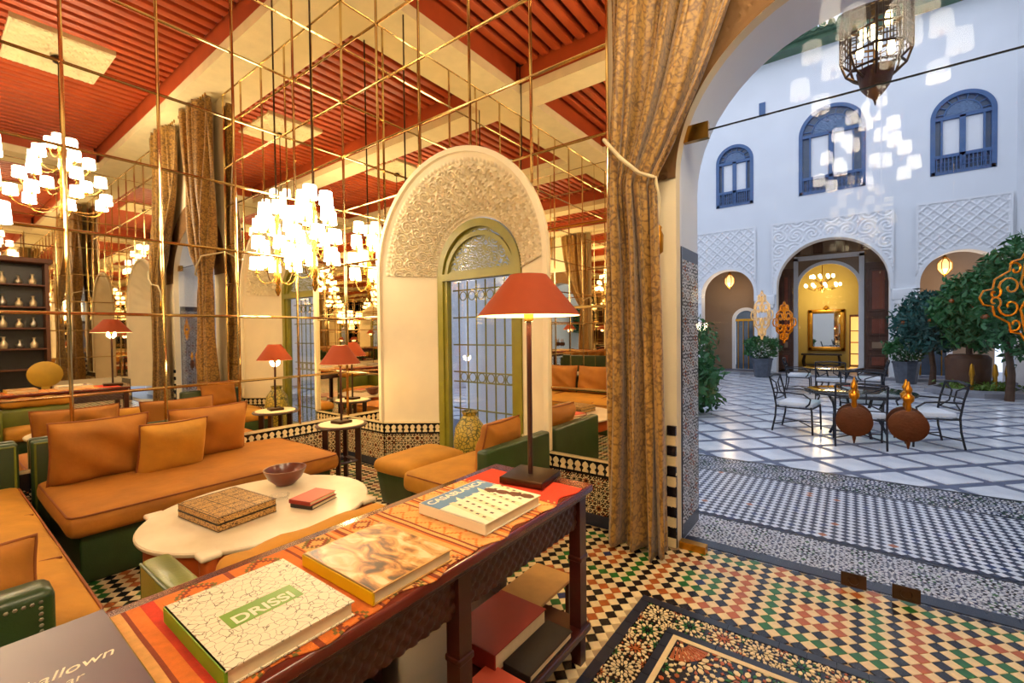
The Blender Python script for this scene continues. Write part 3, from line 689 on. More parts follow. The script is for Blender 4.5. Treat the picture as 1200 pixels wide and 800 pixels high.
# runner cloth
ny, nx = 330, 54; yy = np.linspace(-2.76, -1.30, ny)[:, None]; xx = np.linspace(0, 1, nx)[None, :]
X = 3.185+.475*xx+.010*np.sin(yy*23)*xx+.008*np.sin(yy*41+1)*xx; Zr = CTZ+.003+.0012*np.sin(yy*30+xx*5)*np.sin(xx*9)
bands = [(-2.76, -2.735, 'r_red'), (-2.735, -2.72, 'r_sand'), (-2.72, -2.71, 'r_olive'), (-2.71, -2.69, 'r_orange'), (-2.69, -2.68, 'r_olive'), (-2.68, -2.66, 'r_sand'), (-2.66, -2.65, 'r_brown'), (-2.65, -2.625, 'r_orange'), (-2.625, -2.60, 'r_red')]
RK = ['r_red', 'r_orange', 'r_sand', 'r_olive', 'r_brown']
def rcol(y, x):
    for a, c, k in bands:
        if a <= y < c: return RK.index(k)
    if y > -1.50: return 0 if (y > -1.49 or int(x*60) % 3) else 2
    q = (y+2.6) % .16
    if q < .012 or .024 < q < .034 or .126 < q < .136 or q > .15: return 4 if int(q*1000) % 2 else 1
    d = abs((x*475/1000+.0) % .07-.035)+abs((q-.08)); 
    if y < -2.0 and abs(d-.03) < .006: return 4
    if abs(d-.045) < .005: return 3 if y < -2.1 else 1
    return 2 if y > -2.25 else 1
mats = [[rcol(float(yy[i, 0]), float(xx[0, j])) for j in range(nx-1)] for i in range(ny-1)]
b = MB(); b.grid(np.stack([X, yy+0*xx, Zr], -1)[:, ::-1], mats=[r[::-1] for r in mats]); ru = b.build('table_runner', [M[k] for k in RK], None, 180); sm = ru.modifiers.new('thick', 'SOLIDIFY'); sm.thickness = .0025; sm.offset = -1
tag(ru, 'orange and red woven striped runner lying along the console table', 'runner')

# ------------------------------------------------------------------ books
RB = PI/2
def sepia_print():
    m, nt, p = nodes('sepia_print'); L = nt.links; tc = N(nt, 'ShaderNodeTexCoord'); n1 = N(nt, 'ShaderNodeTexNoise'); n1.inputs['Scale'].default_value = 13; n1.inputs['Detail'].default_value = 7; n1.inputs['Distortion'].default_value = 1.2
    mp = N(nt, 'ShaderNodeMapping'); mp.inputs['Scale'].default_value = (1.6, .8, 1); L.new(tc.outputs['Object'], mp.inputs[0]); L.new(mp.outputs[0], n1.inputs['Vector'])
    rp = N(nt, 'ShaderNodeValToRGB'); L.new(n1.outputs[0], rp.inputs[0]); cr = rp.color_ramp; cr.elements[0].position = .36; cr.elements[0].color = (*lin('4c3a20'), 1); cr.elements[1].position = .68; cr.elements[1].color = (*lin('f0dcae'), 1)
    for ps, c in ((.43, '8a5a2c'), (.49, 'c48a48'), (.56, 'd9ab66')): e = cr.elements.new(ps); e.color = (*lin(c), 1)
    L.new(rp.outputs[0], p.inputs['Base Color']); p.inputs['Roughness'].default_value = .35; return m
def book(name, label, loc, w, h, t, cover, spine, rz=RB, pages='paper', top=None):
    r = thing(name, label, 'book', loc, rz)
    b = MB(); b.box(-w/2, w/2, -h/2, h/2, t-.003, t); b.box(-w/2, w/2, -h/2, h/2, 0, .003); b.build('cover', top or cover, r)
    MB().rbox(-w/2-.002, -w/2+.005, -h/2, h/2, 0, t, .0015).build('spine', spine, r)
    MB().box(-w/2+.006, w/2-.005, -h/2+.005, h/2-.005, .003, t-.003).build('pages', M[pages], r)
    return r
TZ = CTZ+.0055
bk = book('book', 'large pale veined book titled DRISSI with green spine on the runner', (3.475, -2.475, TZ), .265, .33, .034, M['veined'], M['cover_green'])
MB().box(-.075, .078, -.045, .022, .0341, .0348).build('title_label', M['cover_green'], bk)
text('lettering', 'DRISSI', .047, M['white_print'], bk, (0, -.022, .0348), (0, 0, 0), bold=.001)
bk = book('book', 'large sepia photo book with bright yellow spine on the runner', (3.485, -2.165, TZ), .262, .32, .032, M['print_sand'], M['cover_yellow'])
b = MB(); b.box(-.125, .127, -.155, .155, .0321, .0324); b.build('cover_print', sepia_print(), bk)
bk = book('book', 'pale photo book titled CASABLANCA nearest the lamp', (3.468, -1.705, TZ), .315, .31, .036, M['white_print'], M['white_print'])
MB().box(-.155, .155, .055, .152, .0361, .0366).build('sky_print', M['cover_sky'], bk)
text('lettering', 'CASABLANCA', .046, M['white_print'], bk, (0, .118, .0366), (0, 0, 0), bold=.0008)
b = MB()
for k in range(7):
    a0 = -.13+k*.04
    b.plate([(a0, -.15), (a0+.022, -.15), (a0+.05, .06+.03*math.sin(k*2)), (a0+.03, .065)], (0,0,.0361), (1,0,0), (0,1,0), (0,0,1), .0006, 0 if k % 2 else 1)
    for q in range(5): b.plate([(a0+.010+q*.007, -.12+q*.034), (a0+.019+q*.007, -.12+q*.034), (a0+.019+q*.007, -.106+q*.034), (a0+.010+q*.007, -.106+q*.034)], (0,0,.0361), (1,0,0), (0,1,0), (0,0,1), .0009, 2 if (k+q) % 3 else 3)
for k in range(4): b.plate([(.09+.02*math.cos(q)+.01*k, .03-.05*k+.03*math.sin(q)) for q in np.linspace(0, 5.6, 8)], (0,0,.0361), (1,0,0), (0,1,0), (0,0,1), .001, 3)
b.build('facade_print', [M['white_print'], M['paper'], M['print_dark'], M['brown_wood']], bk)
bk = book('book', 'dark purple book with white handwritten title at the lower left edge', (3.40, -2.86, TZ), .34, .40, .030, M['cover_purple'], M['cover_purple'])
text('lettering', 'hallown', .040, M['white_print'], bk, (.085, .005, .0303), (0, 0, .0), shear=.35)
text('lettering', 'ar', .03, M['white_print'], bk, (.085, -.035, .0303), (0, 0, .0), shear=.35)
SZ = .163
bk = book('book', 'thick dark red book on the console lower shelf', (3.40, -1.53, SZ), .34, .24, .075, M['cover_red'], M['cover_red'], PI/2)
bk = book('book', 'black hardback lying at the shelf edge beside the console end leg', (3.545, -1.50, SZ), .26, .16, .035, M['cover_black'], M['cover_black'], PI/2) if False else book('book', 'black hardback lying on the console lower shelf near the end leg', (3.585, -1.51, SZ), .30, .12, .03, M['cover_black'], M['cover_black'], PI/2)
bk = book('book', 'bright red booklet on the lower shelf beside the middle leg', (3.56, -1.80, SZ), .24, .17, .02, M['cover_coral'], M['cover_red'], PI/2)
bk = book('book', 'dark blue-black book at the back of the lower shelf', (3.30, -2.15, SZ), .28, .22, .05, M['cover_black'], M['cover_black'], PI/2)
bk = book('book', 'tan paperback on the lower shelf under the sepia book', (3.50, -2.25, SZ), .26, .2, .03, M['print_sand'], M['print_rust'], PI/2)
t = thing('wooden_tray', 'square golden-brown wooden tray jutting past the console shelf end', 'tray', (3.35, -1.17, 0))
MB().rbox(-.11, .11, -.16, .16, .19, .205, .004).build('board', M['box_wood'], t)
for x in (-.09, .09):
    for y in (-.13, .13): MB().box(x-.01, x+.01, y-.01, y+.01, 0.0, .19).build('foot', M['dark_wood'], t)

# coffee table things
t = thing('inlaid_box', 'inlaid wooden backgammon box on the marble coffee table', 'box', (1.84, -1.93, .4315), .12)
b = MB(); b.rbox(-.20, .20, -.15, .15, 0, .036, .003); b.build('box_base', M['inlay'], t); MB().rbox(-.20, .20, -.15, .15, .038, .074, .003).build('lid', M['inlay'], t)
b = MB()
for k in range(7): b.box(-.19+k*.063, -.187+k*.063, -.14, .14, .0742, .0748)
for k in range(4): b.box(-.19, .19, -.14+k*.093, -.137+k*.093, .0742, .0748)
for z in (.003, .034, .04, .071): b.box(-.2012, .2012, -.1512, .1512, z, z+.0025)
b.build('inlay_lines', M['ebony'], t)
t = thing('wooden_bowl', 'dark polished wooden bowl on the far side of the coffee table', 'bowl', (1.60, -1.50, .4315))
MB().lathe([(.05, 0), (.06, .008), (.10, .045), (.125, .095), (.128, .105), (.118, .105), (.092, .05), (.04, .02), (.0, .018)], n=40, cap=False).build('bowl_body', M['bowl_wood'], t, 40)
book('book', 'dark photo paperback under the red one on the coffee table', (2.06, -1.56, .4315), .20, .15, .022, M['cover_black'], M['cover_black'], 1.9)
book('book', 'red and coral paperback lying on top near the bowl', (2.055, -1.565, .454), .20, .15, .022, M['cover_coral'], M['cover_red'], 1.86)
t = thing('glass_dish', 'small clear glass ashtray beside the inlaid box', 'dish', (1.86, -1.66, .4315)); MB().lathe([(.035, 0), (.045, .004), (.055, .03), (.047, .03), (.037, .01), (0, .009)], n=24, cap=False).build('dish_body', M['glass'], t, 40)

# ------------------------------------------------------------------ lamps
def lamp(loc, label, H=.86, R=.215, base='square', power=LAMP_W):
    t = thing('table_lamp', label, 'lamp', loc, .15)
    if base == 'square': MB().rbox(-.10, .10, -.10, .10, 0, .028, .004).build('base', M['bronze'], t, 40)
    else: MB().rbox(-.07, .07, -.07, .07, 0, .025, .004).build('base', M['bronze'], t, 40)
    MB().lathe([(.011, .025), (.011, H-.16)], n=12).build('pole', M['dark_wood'], t, 40)
    MB().lathe([(.02, H-.20), (.022, H-.17), (.014, H-.15)], n=12).build('socket', M['brass'], t, 40)
    MB().lathe([(R, H-.175), (R*.36, H)], n=40, cap=False).build('shade', M['lamp_shade'], t, 60)
    MB().lathe([(R-.004, H-.176), (R*.36-.003, H-.002)], n=40, cap=False).build('shade_lining', M['lamp_inner'], t, 60)
    MB().lathe([(.01, H-.15), (.028, H-.12), (.032, H-.095), (.022, H-.07), (.004, H-.06)], n=14).build('bulb', M['bulb'], t, 60)
    ld = bpy.data.lights.new('lamp_light', 'POINT'); ld.energy = power; ld.color = (1, .7, .36); ld.shadow_soft_size = .05
    link('lamp_light', ld, t, (0, 0, H-.20))
lamp((3.43, -1.335, CTZ+.006), 'tall table lamp with orange shade standing on the console', .885, .222)
lamp((.66, -.50, .559), 'small table lamp with orange shade on the round corner table', .74, .185, 'small', 8)

def chandelier(loc, label, ztop, tiers, sr, shh, prof):
    t = thing('chandelier', label, 'chandelier', loc, group='brass salon chandeliers with white shades')
    MB().lathe([(.05, ztop), (.07, ztop-.02), (.06, ztop-.07), (.01, ztop-.09)], n=16).build('canopy', M['bronze'], t, 40)
    z0 = tiers[0][0]; z1 = tiers[-1][0]
    MB().tube([(0, 0, z0-.05), (0, 0, ztop-.02)], .009, 8).build('stem', M['bronze'], t)
    H = z1-z0; MB().lathe([(.008, z0-.20), (.03, z0-.14), (.016, z0-.08), (.04, z0-.02), (.016, z0+.06), (.016, z0+.4*H), (.035, z0+.45*H), (.014, z0+.55*H), (.014, z0+.85*H), (.03, z1), (.01, z1+.1)], n=14).build('body', M['brass'], t, 40)
    cup = MB().lathe([(.005, 0), (.024, .008), (.024, .016), (.010, .02), (.010, .06)], n=10).mesh('cup', M['brass'], 40)
    sh = MB().lathe([(sr, .03), (sr*.88, .03+shh)], n=20, cap=False).mesh('shade', M[prof], 60)
    for tier, (z, R, n) in enumerate(tiers):
        for k in range(n):
            a = 2*PI*(k+.5*(tier % 2))/n+.3; c, s_ = math.cos(a), math.sin(a)
            arm = MB().tube([(c*r, s_*r, z+h) for r, h in ((.012, .02), (R*.3, -.06), (R*.6, -.07), (R*.85, -.035), (R, .03))], .005, 6).build('arm', M['brass'], t, 60)
            link('cup', cup, arm, (c*R, s_*R, z+.03)); link('shade', sh, arm, (c*R, s_*R, z+.05))
BIG = ((3.30, .50, 7), (3.58, .42, 6), (3.86, .30, 5), (4.10, .14, 3)); SMALL = ((2.02, .20, 5), (2.22, .19, 5), (2.42, .17, 5), (2.60, .12, 3))
chandelier((4.68, -1.6, 0), 'wide tiered brass chandelier with white shades hung nearest the garden arch', CEIL-.08, BIG, .075, .14, 'shade_glow')
chandelier((4.68, -4.55, 0), 'wide tiered brass chandelier with white shades hung deeper in the salon', CEIL-.08, BIG, .075, .14, 'shade_glow')
chandelier((.38, -.58, 0), 'slim tiered brass chandelier with white shades hung in the mirrored corner', CEIL+.05, SMALL, .066, .125, 'shade_glow_small')
chandelier((.44, -2.82, 0), 'slim tiered brass chandelier with white shades at the left edge', CEIL+.05, SMALL, .066, .125, 'shade_glow_small')

t = thing('vase', 'bulbous mustard patterned jar behind the niche chair', 'vase', (1.80, .06, 0))
MB().lathe([(.07, 0), (.09, .03), (.13, .25), (.15, .42), (.13, .56), (.08, .63), (.06, .66), (.075, .70), (.06, .70)], n=32, cap=False).build('jar_body', crackle('jar_glaze', 'b9a03a', '5c5a20', 28, .08), t, 40)

# ------------------------------------------------------------------ far side of the salon (seen in the mirrors)
t = thing('bookcase', 'tall dark wood bookcase with lit shelves seen in the left mirrors', 'bookcase', (8.95, -2.05, 0))
b = MB(); b.box(.18, .22, -.8, .8, 0, 2.95); b.box(-.2, .2, -.84, -.78, 0, 2.95); b.box(-.2, .2, .78, .84, 0, 2.95); b.box(-.2, .2, -.03, .03, 0, 2.95); b.rbox(-.24, .22, -.9, .9, 2.95, 3.05, .02); b.build('carcass', M['brown_wood'], t)
MB().box(.16, .18, -.78, .78, .1, 2.95).build('back_panel', M['cover_black'], t)
for z in (.05, .78, 1.2, 1.62, 2.05, 2.5): MB().box(-.19, .17, -.78, .78, z-.015, z+.015).build('shelf', M['brown_wood'], t)
for i, (z, y) in enumerate([(z, y) for z in (1.215, 1.635, 2.065, 2.515) for y in (-.55, -.25, .2, .42, .62)]):
    h = .16+.1*((i*7) % 5)/5; v = MB().lathe([(.04, 0), (.055, .02), (.06, h*.4), (.02, h*.7), (.02, h*.9), (.03, h)], n=12)
    o = v.build('ornament', M['gold_pale' if i % 3 else 'silver'], None, 60, (8.92, -2.05+y, z)); tag(o, '%s ornament on the %s shelf of the dark bookcase, %s along' % ('pale gold' if i % 3 else 'silver', ('waist-high', 'second', 'third', 'top')[i//5], ('first', 'second', 'third', 'fourth', 'fifth')[i % 5]), 'ornament', 'ornaments on the bookcase')
t = thing('round_back_chair', 'chair with round mustard back reflected in the left mirror', 'chair', (6.6, -1.60, 0))
MB().rbox(-.22, .22, -.22, .22, .42, .48, .02).build('seat', M['mustard'], t, 40)
MB().lathe([(.0, -.02), (.2, -.02), (.22, 0), (.2, .02), (0, .02)], n=32, cap=False).xf(Matrix.Translation((-.22, 0, .80)) @ Matrix.Rotation(PI/2, 4, 'Y')).build('backrest', M['mustard'], t, 60)
MB().box(-.235, -.205, -.05, .05, .46, .62).build('back_stem', M['mustard'], t)
for x in (-.18, .18):
    for y in (-.18, .18): MB().tube([(x, y, 0), (x, y, .42)], .016, 8).build('leg', M['dark_wood'], t)

# ------------------------------------------------------------------ glazed garden doors
GY = .08
def damask(b, cx, cz, w, h, y, r=.0045):                # lacy lozenge of scrolls, laid on the pane
    def put(pts): b.tube([(cx+u*w/2, y, cz+v*h/2) for u, v in pts], r, 5)
    for sx in (-1, 1):
        for sz in (-1, 1):
            for (ux, uz, R, a0, turns) in ((.32, .22, .26, 0, 1.25), (.22, .62, .17, .8, 1.1), (.66, .10, .16, 2.2, 1.1)):
                put([(sx*(ux+R*(1-q/14)*math.cos(a0+turns*2*PI*q/14)), sz*(uz+R*(1-q/14)*math.sin(a0+turns*2*PI*q/14))) for q in range(13)])
            put([(sx*(1-q/8)+sx*.05*math.sin(q*PI*.75), sz*(q/8)+sz*.05*math.sin(q*PI*.75)) for q in range(9)])
            put([(0, sz*.1), (sx*.1, sz*.3), (sx*.05, sz*.5), (0, sz*.8)])
def handle(t, x, sy):
    y = GY+sy*.065
    d = MB(); d.lathe([(0, -.008), (.072, -.008), (.079, -.004), (.079, .004), (.072, .008), (.02, .010), (0, .010)], n=36, cap=False)
    d.xf(Matrix.Translation((x, y, .915)) @ Matrix.Rotation(PI/2, 4, 'X')); o = d.build('handle', M['copper'], t, 40)
    MB().lathe([(.004, 0), (.014, .02), (.010, .045), (.022, .06), (.024, .08), (.010, .095), (.012, .10), (.017, .115), (.008, .135), (.003, .155)], (x, y, .98), 14).build('finial', M['gold'], o, 60)
    b = MB(); b.lathe([(.003, -.045), (.008, -.02), (.010, .004)], (x, y, .845), 10); b.build('spike', M['copper'], o, 60)
    b = MB(); b.tube([(x, min(y, GY), .915), (x, max(y, GY), .915)], .012, 10); b.build('spindle', M['brass'], o)
def leaf(name, x0, x1, hx, label):
    t = struct(link(name, None), label)
    MB().box(x0+.003, x1-.003, GY-.005, GY+.005, .012, 2.645).build('pane', M['glass'], t)
    for sy in (-1, 1): handle(t, hx, sy)
    b = MB(); b.box(hx-.055, hx+.055, GY-.014, GY-.0051, .012, .085); b.lathe([(0, 0), (.024, .002), (.02, .008), (0, .01)], n=16, cap=False); b.v[-64:] = [(hx+v[0], GY-.014-v[2], .05+v[1]) for v in b.v[-64:]]
    b.build('floor_patch', M['bronze'], t, 40)
    return t
d1 = leaf('door_1', 3.66, 4.662, 4.555, 'clear glass garden door leaf on the left with copper disc handle')
d2 = leaf('door_2', 4.664, 5.54, 4.768, 'clear glass garden door leaf on the right with copper disc handle')
b = MB(); damask(b, 4.235, 1.44, .115, .24, GY-.009); b.build('gold_decal', M['gold'], d1)
b = MB(); damask(b, 4.122, 1.485, .115, .29, GY-.009); b.build('pale_decal', M['gold_pale'], d1)
b = MB(); damask(b, 5.165, 1.535, .29, .40, GY-.009); b.build('gold_decal', M['gold'], d2)
fan = MB(); colfill(fan, 3.66, 5.54, 2.655, 3.4, [], lambda x, z: (x, GY, min(z, 2.37+math.sqrt(max(.0001, .945**2-(x-4.6)**2)))), 0)
fan = MB(); xs = [4.6-.94*math.cos(PI*q/40) for q in range(41)]
for a, c in zip(xs, xs[1:]):
    za, zc_ = [2.37+math.sqrt(max(0, .945**2-(x-4.6)**2)) for x in (a, c)]
    if max(za, zc_) > 2.655: fan.add([(a, GY, 2.655), (c, GY, 2.655), (c, GY, max(zc_, 2.655)), (a, GY, max(za, 2.655))], [(0, 1, 2, 3)])
t = struct(link('window_3', None), 'arched clear glass fanlight above the garden doors'); fan.build('fanlight_pane', M['glass'], t)
MB().box(3.66, 5.54, GY-.004, GY+.004, 2.646, 2.654).build('joint', M['joint_black'], t)
for x in (3.66, 5.37): MB().box(x, x+.17, GY-.02, GY+.02, 2.60, 2.70).build('brass_patch', M['brass'], t)
st = MB(); st.box(3.652, 5.548, .115, .17, -.02, .004); struct(st.build('trim_1', M['t_navy']), 'dark blue tiled threshold under the glass doors')
sb = MB(); sb.box(3.66, 3.82, .0, .06, .001, .045); sb.build('threshold_block', M['gold'], d1)

# ------------------------------------------------------------------ courtyard floor
YW = 13.0
b = MB(); b.box(-6, 14, .145, 17.2, -.14, -.006); cf = struct(b.build('floor_courtyard', M['court_band']), 'courtyard paving of zellige bands and marble')
brick_run(cf, 3.2, 6.4, .175, .045, True, .11)
b = MB(); b.box(1.2, 8.2, .225, .645, -.006, -.003, 7); rosette_field(b, 5.0, .42, .14, (2.3, .225, -.003), (1,0,0), (0,1,0), (0,0,1), .003, [(4, 5, 5, 6), (5, 1, 5, 3), (6, 5, 5, 4), (3, 5, 5, 1)])
b.box(1.2, 8.2, 1.845, 1.875, -.006, .001, 4); b.box(1.2, 8.2, .645, .665, -.006, .001, 4)
b.box(1.2, 8.2, 1.875, 2.36, -.006, -.003, 7); b.box(1.2, 8.2, 2.345, 2.38, -.006, .0015, 4); rosette_field(b, 6.6, .48, .16, (1.4, 1.878, -.003), (1,0,0), (0,1,0), (0,0,1), .003, [(4, 5, 4, 5), (5, 6, 5, 4), (4, 5, 4, 3)])
o = b.build('star_band', ZM, cf); o['kind'] = 'stuff'
b = MB(); q = .031; dd = .062
CM = [M['court_dark'], M['t_white'], M['t_blue'], M['t_orange']]
for i in range(int(6.4/dd)):
    for j in range(int(1.18/dd)):
        x, y = 1.6+i*dd, .70+j*dd; rr = random.random()
        b.add([(x+q*.98, y, 0), (x, y+q*.98, 0), (x-q*.98, y, 0), (x, y-q*.98, 0)], [(0, 1, 2, 3)], 2 if rr < .08 else 3 if rr < .1 else 0)
        b.add([(x+dd/2+q*.98, y+dd/2, 0), (x+dd/2, y+dd/2+q*.98, 0), (x+dd/2-q*.98, y+dd/2, 0), (x+dd/2, y+dd/2-q*.98, 0)], [(0, 1, 2, 3)], 1)
o = b.build('zigzag_field', CM, cf); o['kind'] = 'stuff'
P_ = .68; hd = .272; slabs = []
sl = MB(); sl.add([(hd, 0, -.006), (0, hd, -.006), (-hd, 0, -.006), (0, -hd, -.006), (hd, 0, 0), (0, hd, 0), (-hd, 0, 0), (0, -hd, 0)], [(4,5,6,7),(0,1,5,4),(1,2,6,5),(2,3,7,6),(3,0,4,7)]); sl_me = sl.mesh('marble_slab', M['court_marble'])
rest = MB(); lines = MB()
for j in range(-1, 34):
    for i in range(-14, 14):
        x, y = 4.21+i*P_+(j % 2)*P_/2, 2.515+j*P_/2
        if y > YW-.1 or not (-3.3 < x < 7.6): continue
        if y-hd < 2.37:
            yc = 2.37; pts = [(hd, 0), (0, hd), (-hd, 0)] if y >= yc else None
            if pts is None:
                w = hd-(yc-y)
                if w < .05: continue
                pts = [(w, yc-y), (0, hd), (-w, yc-y)]
            else: w = hd-(y-yc); pts = [(hd, 0), (0, hd), (-hd, 0), (-w, yc-y), (w, yc-y)]
            o = MB().plate(pts, (0,0,-.006), (1,0,0), (0,1,0), (0,0,1), .006).build('marble_slab', M['court_marble'], cf, None, (x, y, 0)); continue
        s_ = px(x, y, 0)
        if s_ and 780 < s_[0] < 1230 : slabs.append((s_[2], x, y))
        else: rest.plate([(hd, 0), (0, hd), (-hd, 0), (0, -hd)], (x, y, -.006), (1,0,0), (0,1,0), (0,0,1), .006)
slabs.sort()
for k, (d_, x, y) in enumerate(slabs):
    if k < 290: link('marble_slab', sl_me, cf, (x, y, 0))
    else: rest.plate([(hd, 0), (0, hd), (-hd, 0), (0, -hd)], (x, y, -.006), (1,0,0), (0,1,0), (0,0,1), .006)
for k in range(-20, 30):
    for sg in (1, -1):                                   # light fillet down the middle of each dark band
        c0 = (4.21+P_/2, 2.515); pts = []
        for tt in np.linspace(-12, 22, 2):
            pts.append((c0[0]+k*P_+tt, c0[1]+sg*tt))
o = rest.build('marble_field', M['court_marble'], cf); o['kind'] = 'stuff'

# ------------------------------------------------------------------ courtyard walls
AL = dict(cx=1.32, hw=.79, z0=-.2, cz=2.56); AC = dict(cx=4.05, hw=1.33, z0=-.2, cz=2.70); AR = dict(cx=6.78, hw=.80, z0=-.2, cz=2.56)
WN = [dict(cx=1.545, hw=.525, z0=5.37, cz=6.78), dict(cx=4.075, hw=.765, z0=5.35, cz=7.05), dict(cx=6.77, hw=.58, z0=5.30, cz=6.73)]
b = MB(); colfill(b, -3.5, 7.7, -.14, 9.55, [AL, AC, AR]+WN, on_back(YW), 0, 24)
for h in (AL, AC, AR): p = arch_path(h['cx'], h['hw'], -.14, h['cz']); sweep(b, p, p, YW, YW+.45)
for h in WN: p = arch_path(h['cx'], h['hw'], h['z0'], h['cz']); sweep(b, p, p, YW, YW+.14); b.add([(h['cx']-h['hw'], YW, h['z0']), (h['cx']+h['hw'], YW, h['z0']), (h['cx']+h['hw'], YW+.14, h['z0']), (h['cx']-h['hw'], YW+.14, h['z0'])], [(0, 1, 2, 3)])
colfill(b, -3.5, 7.7, -.14, 9.55, [AL, AC, AR]+[dict(w) for w in WN], on_back(YW+.45), 0, 16)
wf = struct(b.build('wall_courtyard_far', M['court_wall'], smooth=35), 'white courtyard wall with three arches and blue windows')
b = MB(); b.box(7.7, 8.0, .5, YW+.45, -.14, 9.55); struct(b.build('wall_courtyard_right', M['court_wall']), 'white courtyard side wall at the right')
b = MB(); b.box(-3.8, -3.5, .5, YW+.45, -.14, 9.55); struct(b.build('wall_courtyard_left', M['court_wall']), 'white courtyard side wall at the left')
b = MB(); b.box(-3.8, 8.0, YW-.45, YW+.5, 9.55, 9.67); b.box(-3.8, 8.0, YW-.6, YW+.4, 9.67, 9.8)
for k in range(58): b.tube([(-3.7+k*.2, YW-.7, 9.78), (-3.7+k*.2, YW+.4, 10.05)], .09, 8)
struct(b.build('roof_eave', M['roof_green']), 'green tiled eave along the far courtyard wall')
# carved spandrel panels
def spandrel(x0, x1, ztop, zbot, h, kind, name='carved_spandrel'):
    nx, nz = int((x1-x0)/.022), int((ztop-zbot)/.022); X = np.linspace(x0, x1, nx)[:, None]; Z = np.linspace(zbot, ztop, nz)[None, :]
    rel = lattice(X+0*Z, Z+0*X, .26) if kind == 'lattice' else scroll(X-h['cx']+0*Z, Z+0*X, .42)
    fr = ((X < x0+.06) | (X > x1-.06) | (Z > ztop-.06)); rel = np.where(fr, 1.1, rel)
    r = np.where(Z > h['cz'], np.hypot(X-h['cx'], Z-h['cz']), np.abs(X-h['cx'])+0*Z); inside = r < h['hw']+.015
    rel = np.where((r < h['hw']+.10), .25, rel)
    P = np.stack([X+0*Z, YW-.02-.035*rel, Z+0*X], -1); b = MB(); b.grid(P, 0, ~inside[:-1, :-1]); b.build(name, M['court_white'], wf, 50)
    b = MB(); band(b, h['cx'], h['hw'], zbot, h['cz'], -.005, .075, YW-.06, YW+.02); b.build('arch_moulding', M['court_white'], wf, 40)
spandrel(.34, 2.16, 4.63, 2.3, AL, 'lattice'); spandrel(2.58, 5.46, 4.62, 2.45, AC, 'scroll'); spandrel(5.90, 7.64, 4.64, 2.3, AR, 'lattice')
for cx, hw in ((2.42, .26), (5.68, .26)):
    t_ = MB(); t_.rbox(cx-hw, cx+hw, YW-.10, YW+.02, 2.15, 2.45, .03); t_.rbox(cx-hw*.85, cx+hw*.85, YW-.085, YW+.02, 2.05, 2.16, .02); t_.build('capital', M['court_white'], wf, 40)
    MB().lathe([(.20, -.0), (.22, .12), (.17, .16), (.165, 1.98), (.19, 2.05)], (cx, YW+.02, 0), 24).build('column', M['court_white'], wf, 40)
b = MB(); b.box(-3.5, 7.7, YW-.3, YW+.0, -.1, .07); b.build('step', M['stone'], wf)
def court_window(n, h, label):
    cx, hw, z0, cz = h['cx'], h['hw'], h['z0'], h['cz']; t = struct(link('window_%d' % n, None, None, (0, YW+.05, 0)), label)
    b = MB(); band(b, cx, hw-.075, z0, cz, 0, .095, -.07, .05); b.box(cx-hw, cx+hw, -.07, .05, z0, z0+.09); b.box(cx-hw+.05, cx+hw-.05, -.06, .04, cz-.05, cz+.03); b.build('window_frame', M['blue_frame'], t, 40)
    b = MB(); b.box(cx-.055, cx+.055, -.06, .03, z0, cz)
    for s in (-1, 1): b.box(cx+s*hw*.66-.02, cx+s*hw*.66+.02, -.05, .03, z0, cz)
    b.box(cx-hw+.05, cx+hw-.05, -.06, .03, z0+.42, z0+.50); b.build('mullion', M['blue_frame'], t)
    b = MB()
    for k in range(14): x = cx-hw+.1+k*(2*hw-.2)/13; b.tube([(x, -.09, z0+.06), (x, -.09, z0+.44)], .011, 5)
    for k in range(13): x = cx-hw+.1+(k+.5)*(2*hw-.2)/13; b.tube([(x+.035*math.cos(q*PI/4), -.09, z0+.24+.06*math.sin(q*PI/4)) for q in range(9)], .008, 4)
    b.build('balustrade', M['blue_frame'], t)
    b = MB(); rr = (hw-.08)*.68; nq = 60; U = np.linspace(-rr, rr, nq)[:, None]; V = np.linspace(0, rr, 30)[None, :]; r = np.hypot(U, V); rel = scroll(U+0*V, V+0*U, rr*.4) > .42
    b.grid(np.stack([cx+U+0*V, -.02+0*U+0*V, cz+.03+V+0*U], -1), 0, ((r < rr) & rel)[:-1, :-1]); b.build('fan_lattice', M['blue_lattice'], t)
    b = MB()
    for k in range(8): a = PI*(k+.5)/8; b.tube([(cx+rr*math.cos(a), -.02, cz+.03+rr*math.sin(a)), (cx+(hw-.06)*math.cos(a), -.02, cz+(hw-.06)*math.sin(a))], .014, 5)
    b.tube([(cx+rr*math.cos(PI*q/20), -.02, cz+.03+rr*math.sin(PI*q/20)) for q in range(21)], .018, 5); b.build('fan_spokes', M['blue_frame'], t)
    b = MB(); p = arch_path(cx, hw-.06, z0+.05, cz); b.add([(x, .02, z) for x, z in p], [list(range(len(p)))]); b.build('pane', M['window_dark'], t)
    for s in (-1, 1): MB().box(cx+s*hw*.36-hw*.27, cx+s*hw*.36+hw*.27, .0, .008, z0+.5, cz-.06).build('blind', M['court_white'], t)
court_window(4, WN[0], 'small blue arched window at the left of the courtyard wall')
court_window(5, WN[1], 'large blue arched window above the central arch')
court_window(6, WN[2], 'blue arched window at the right of the courtyard wall')
MB().box(2.25, 2.42, YW-.03, YW+.0, 8.0, 8.4).build('vent', M['blue_frame'], wf)

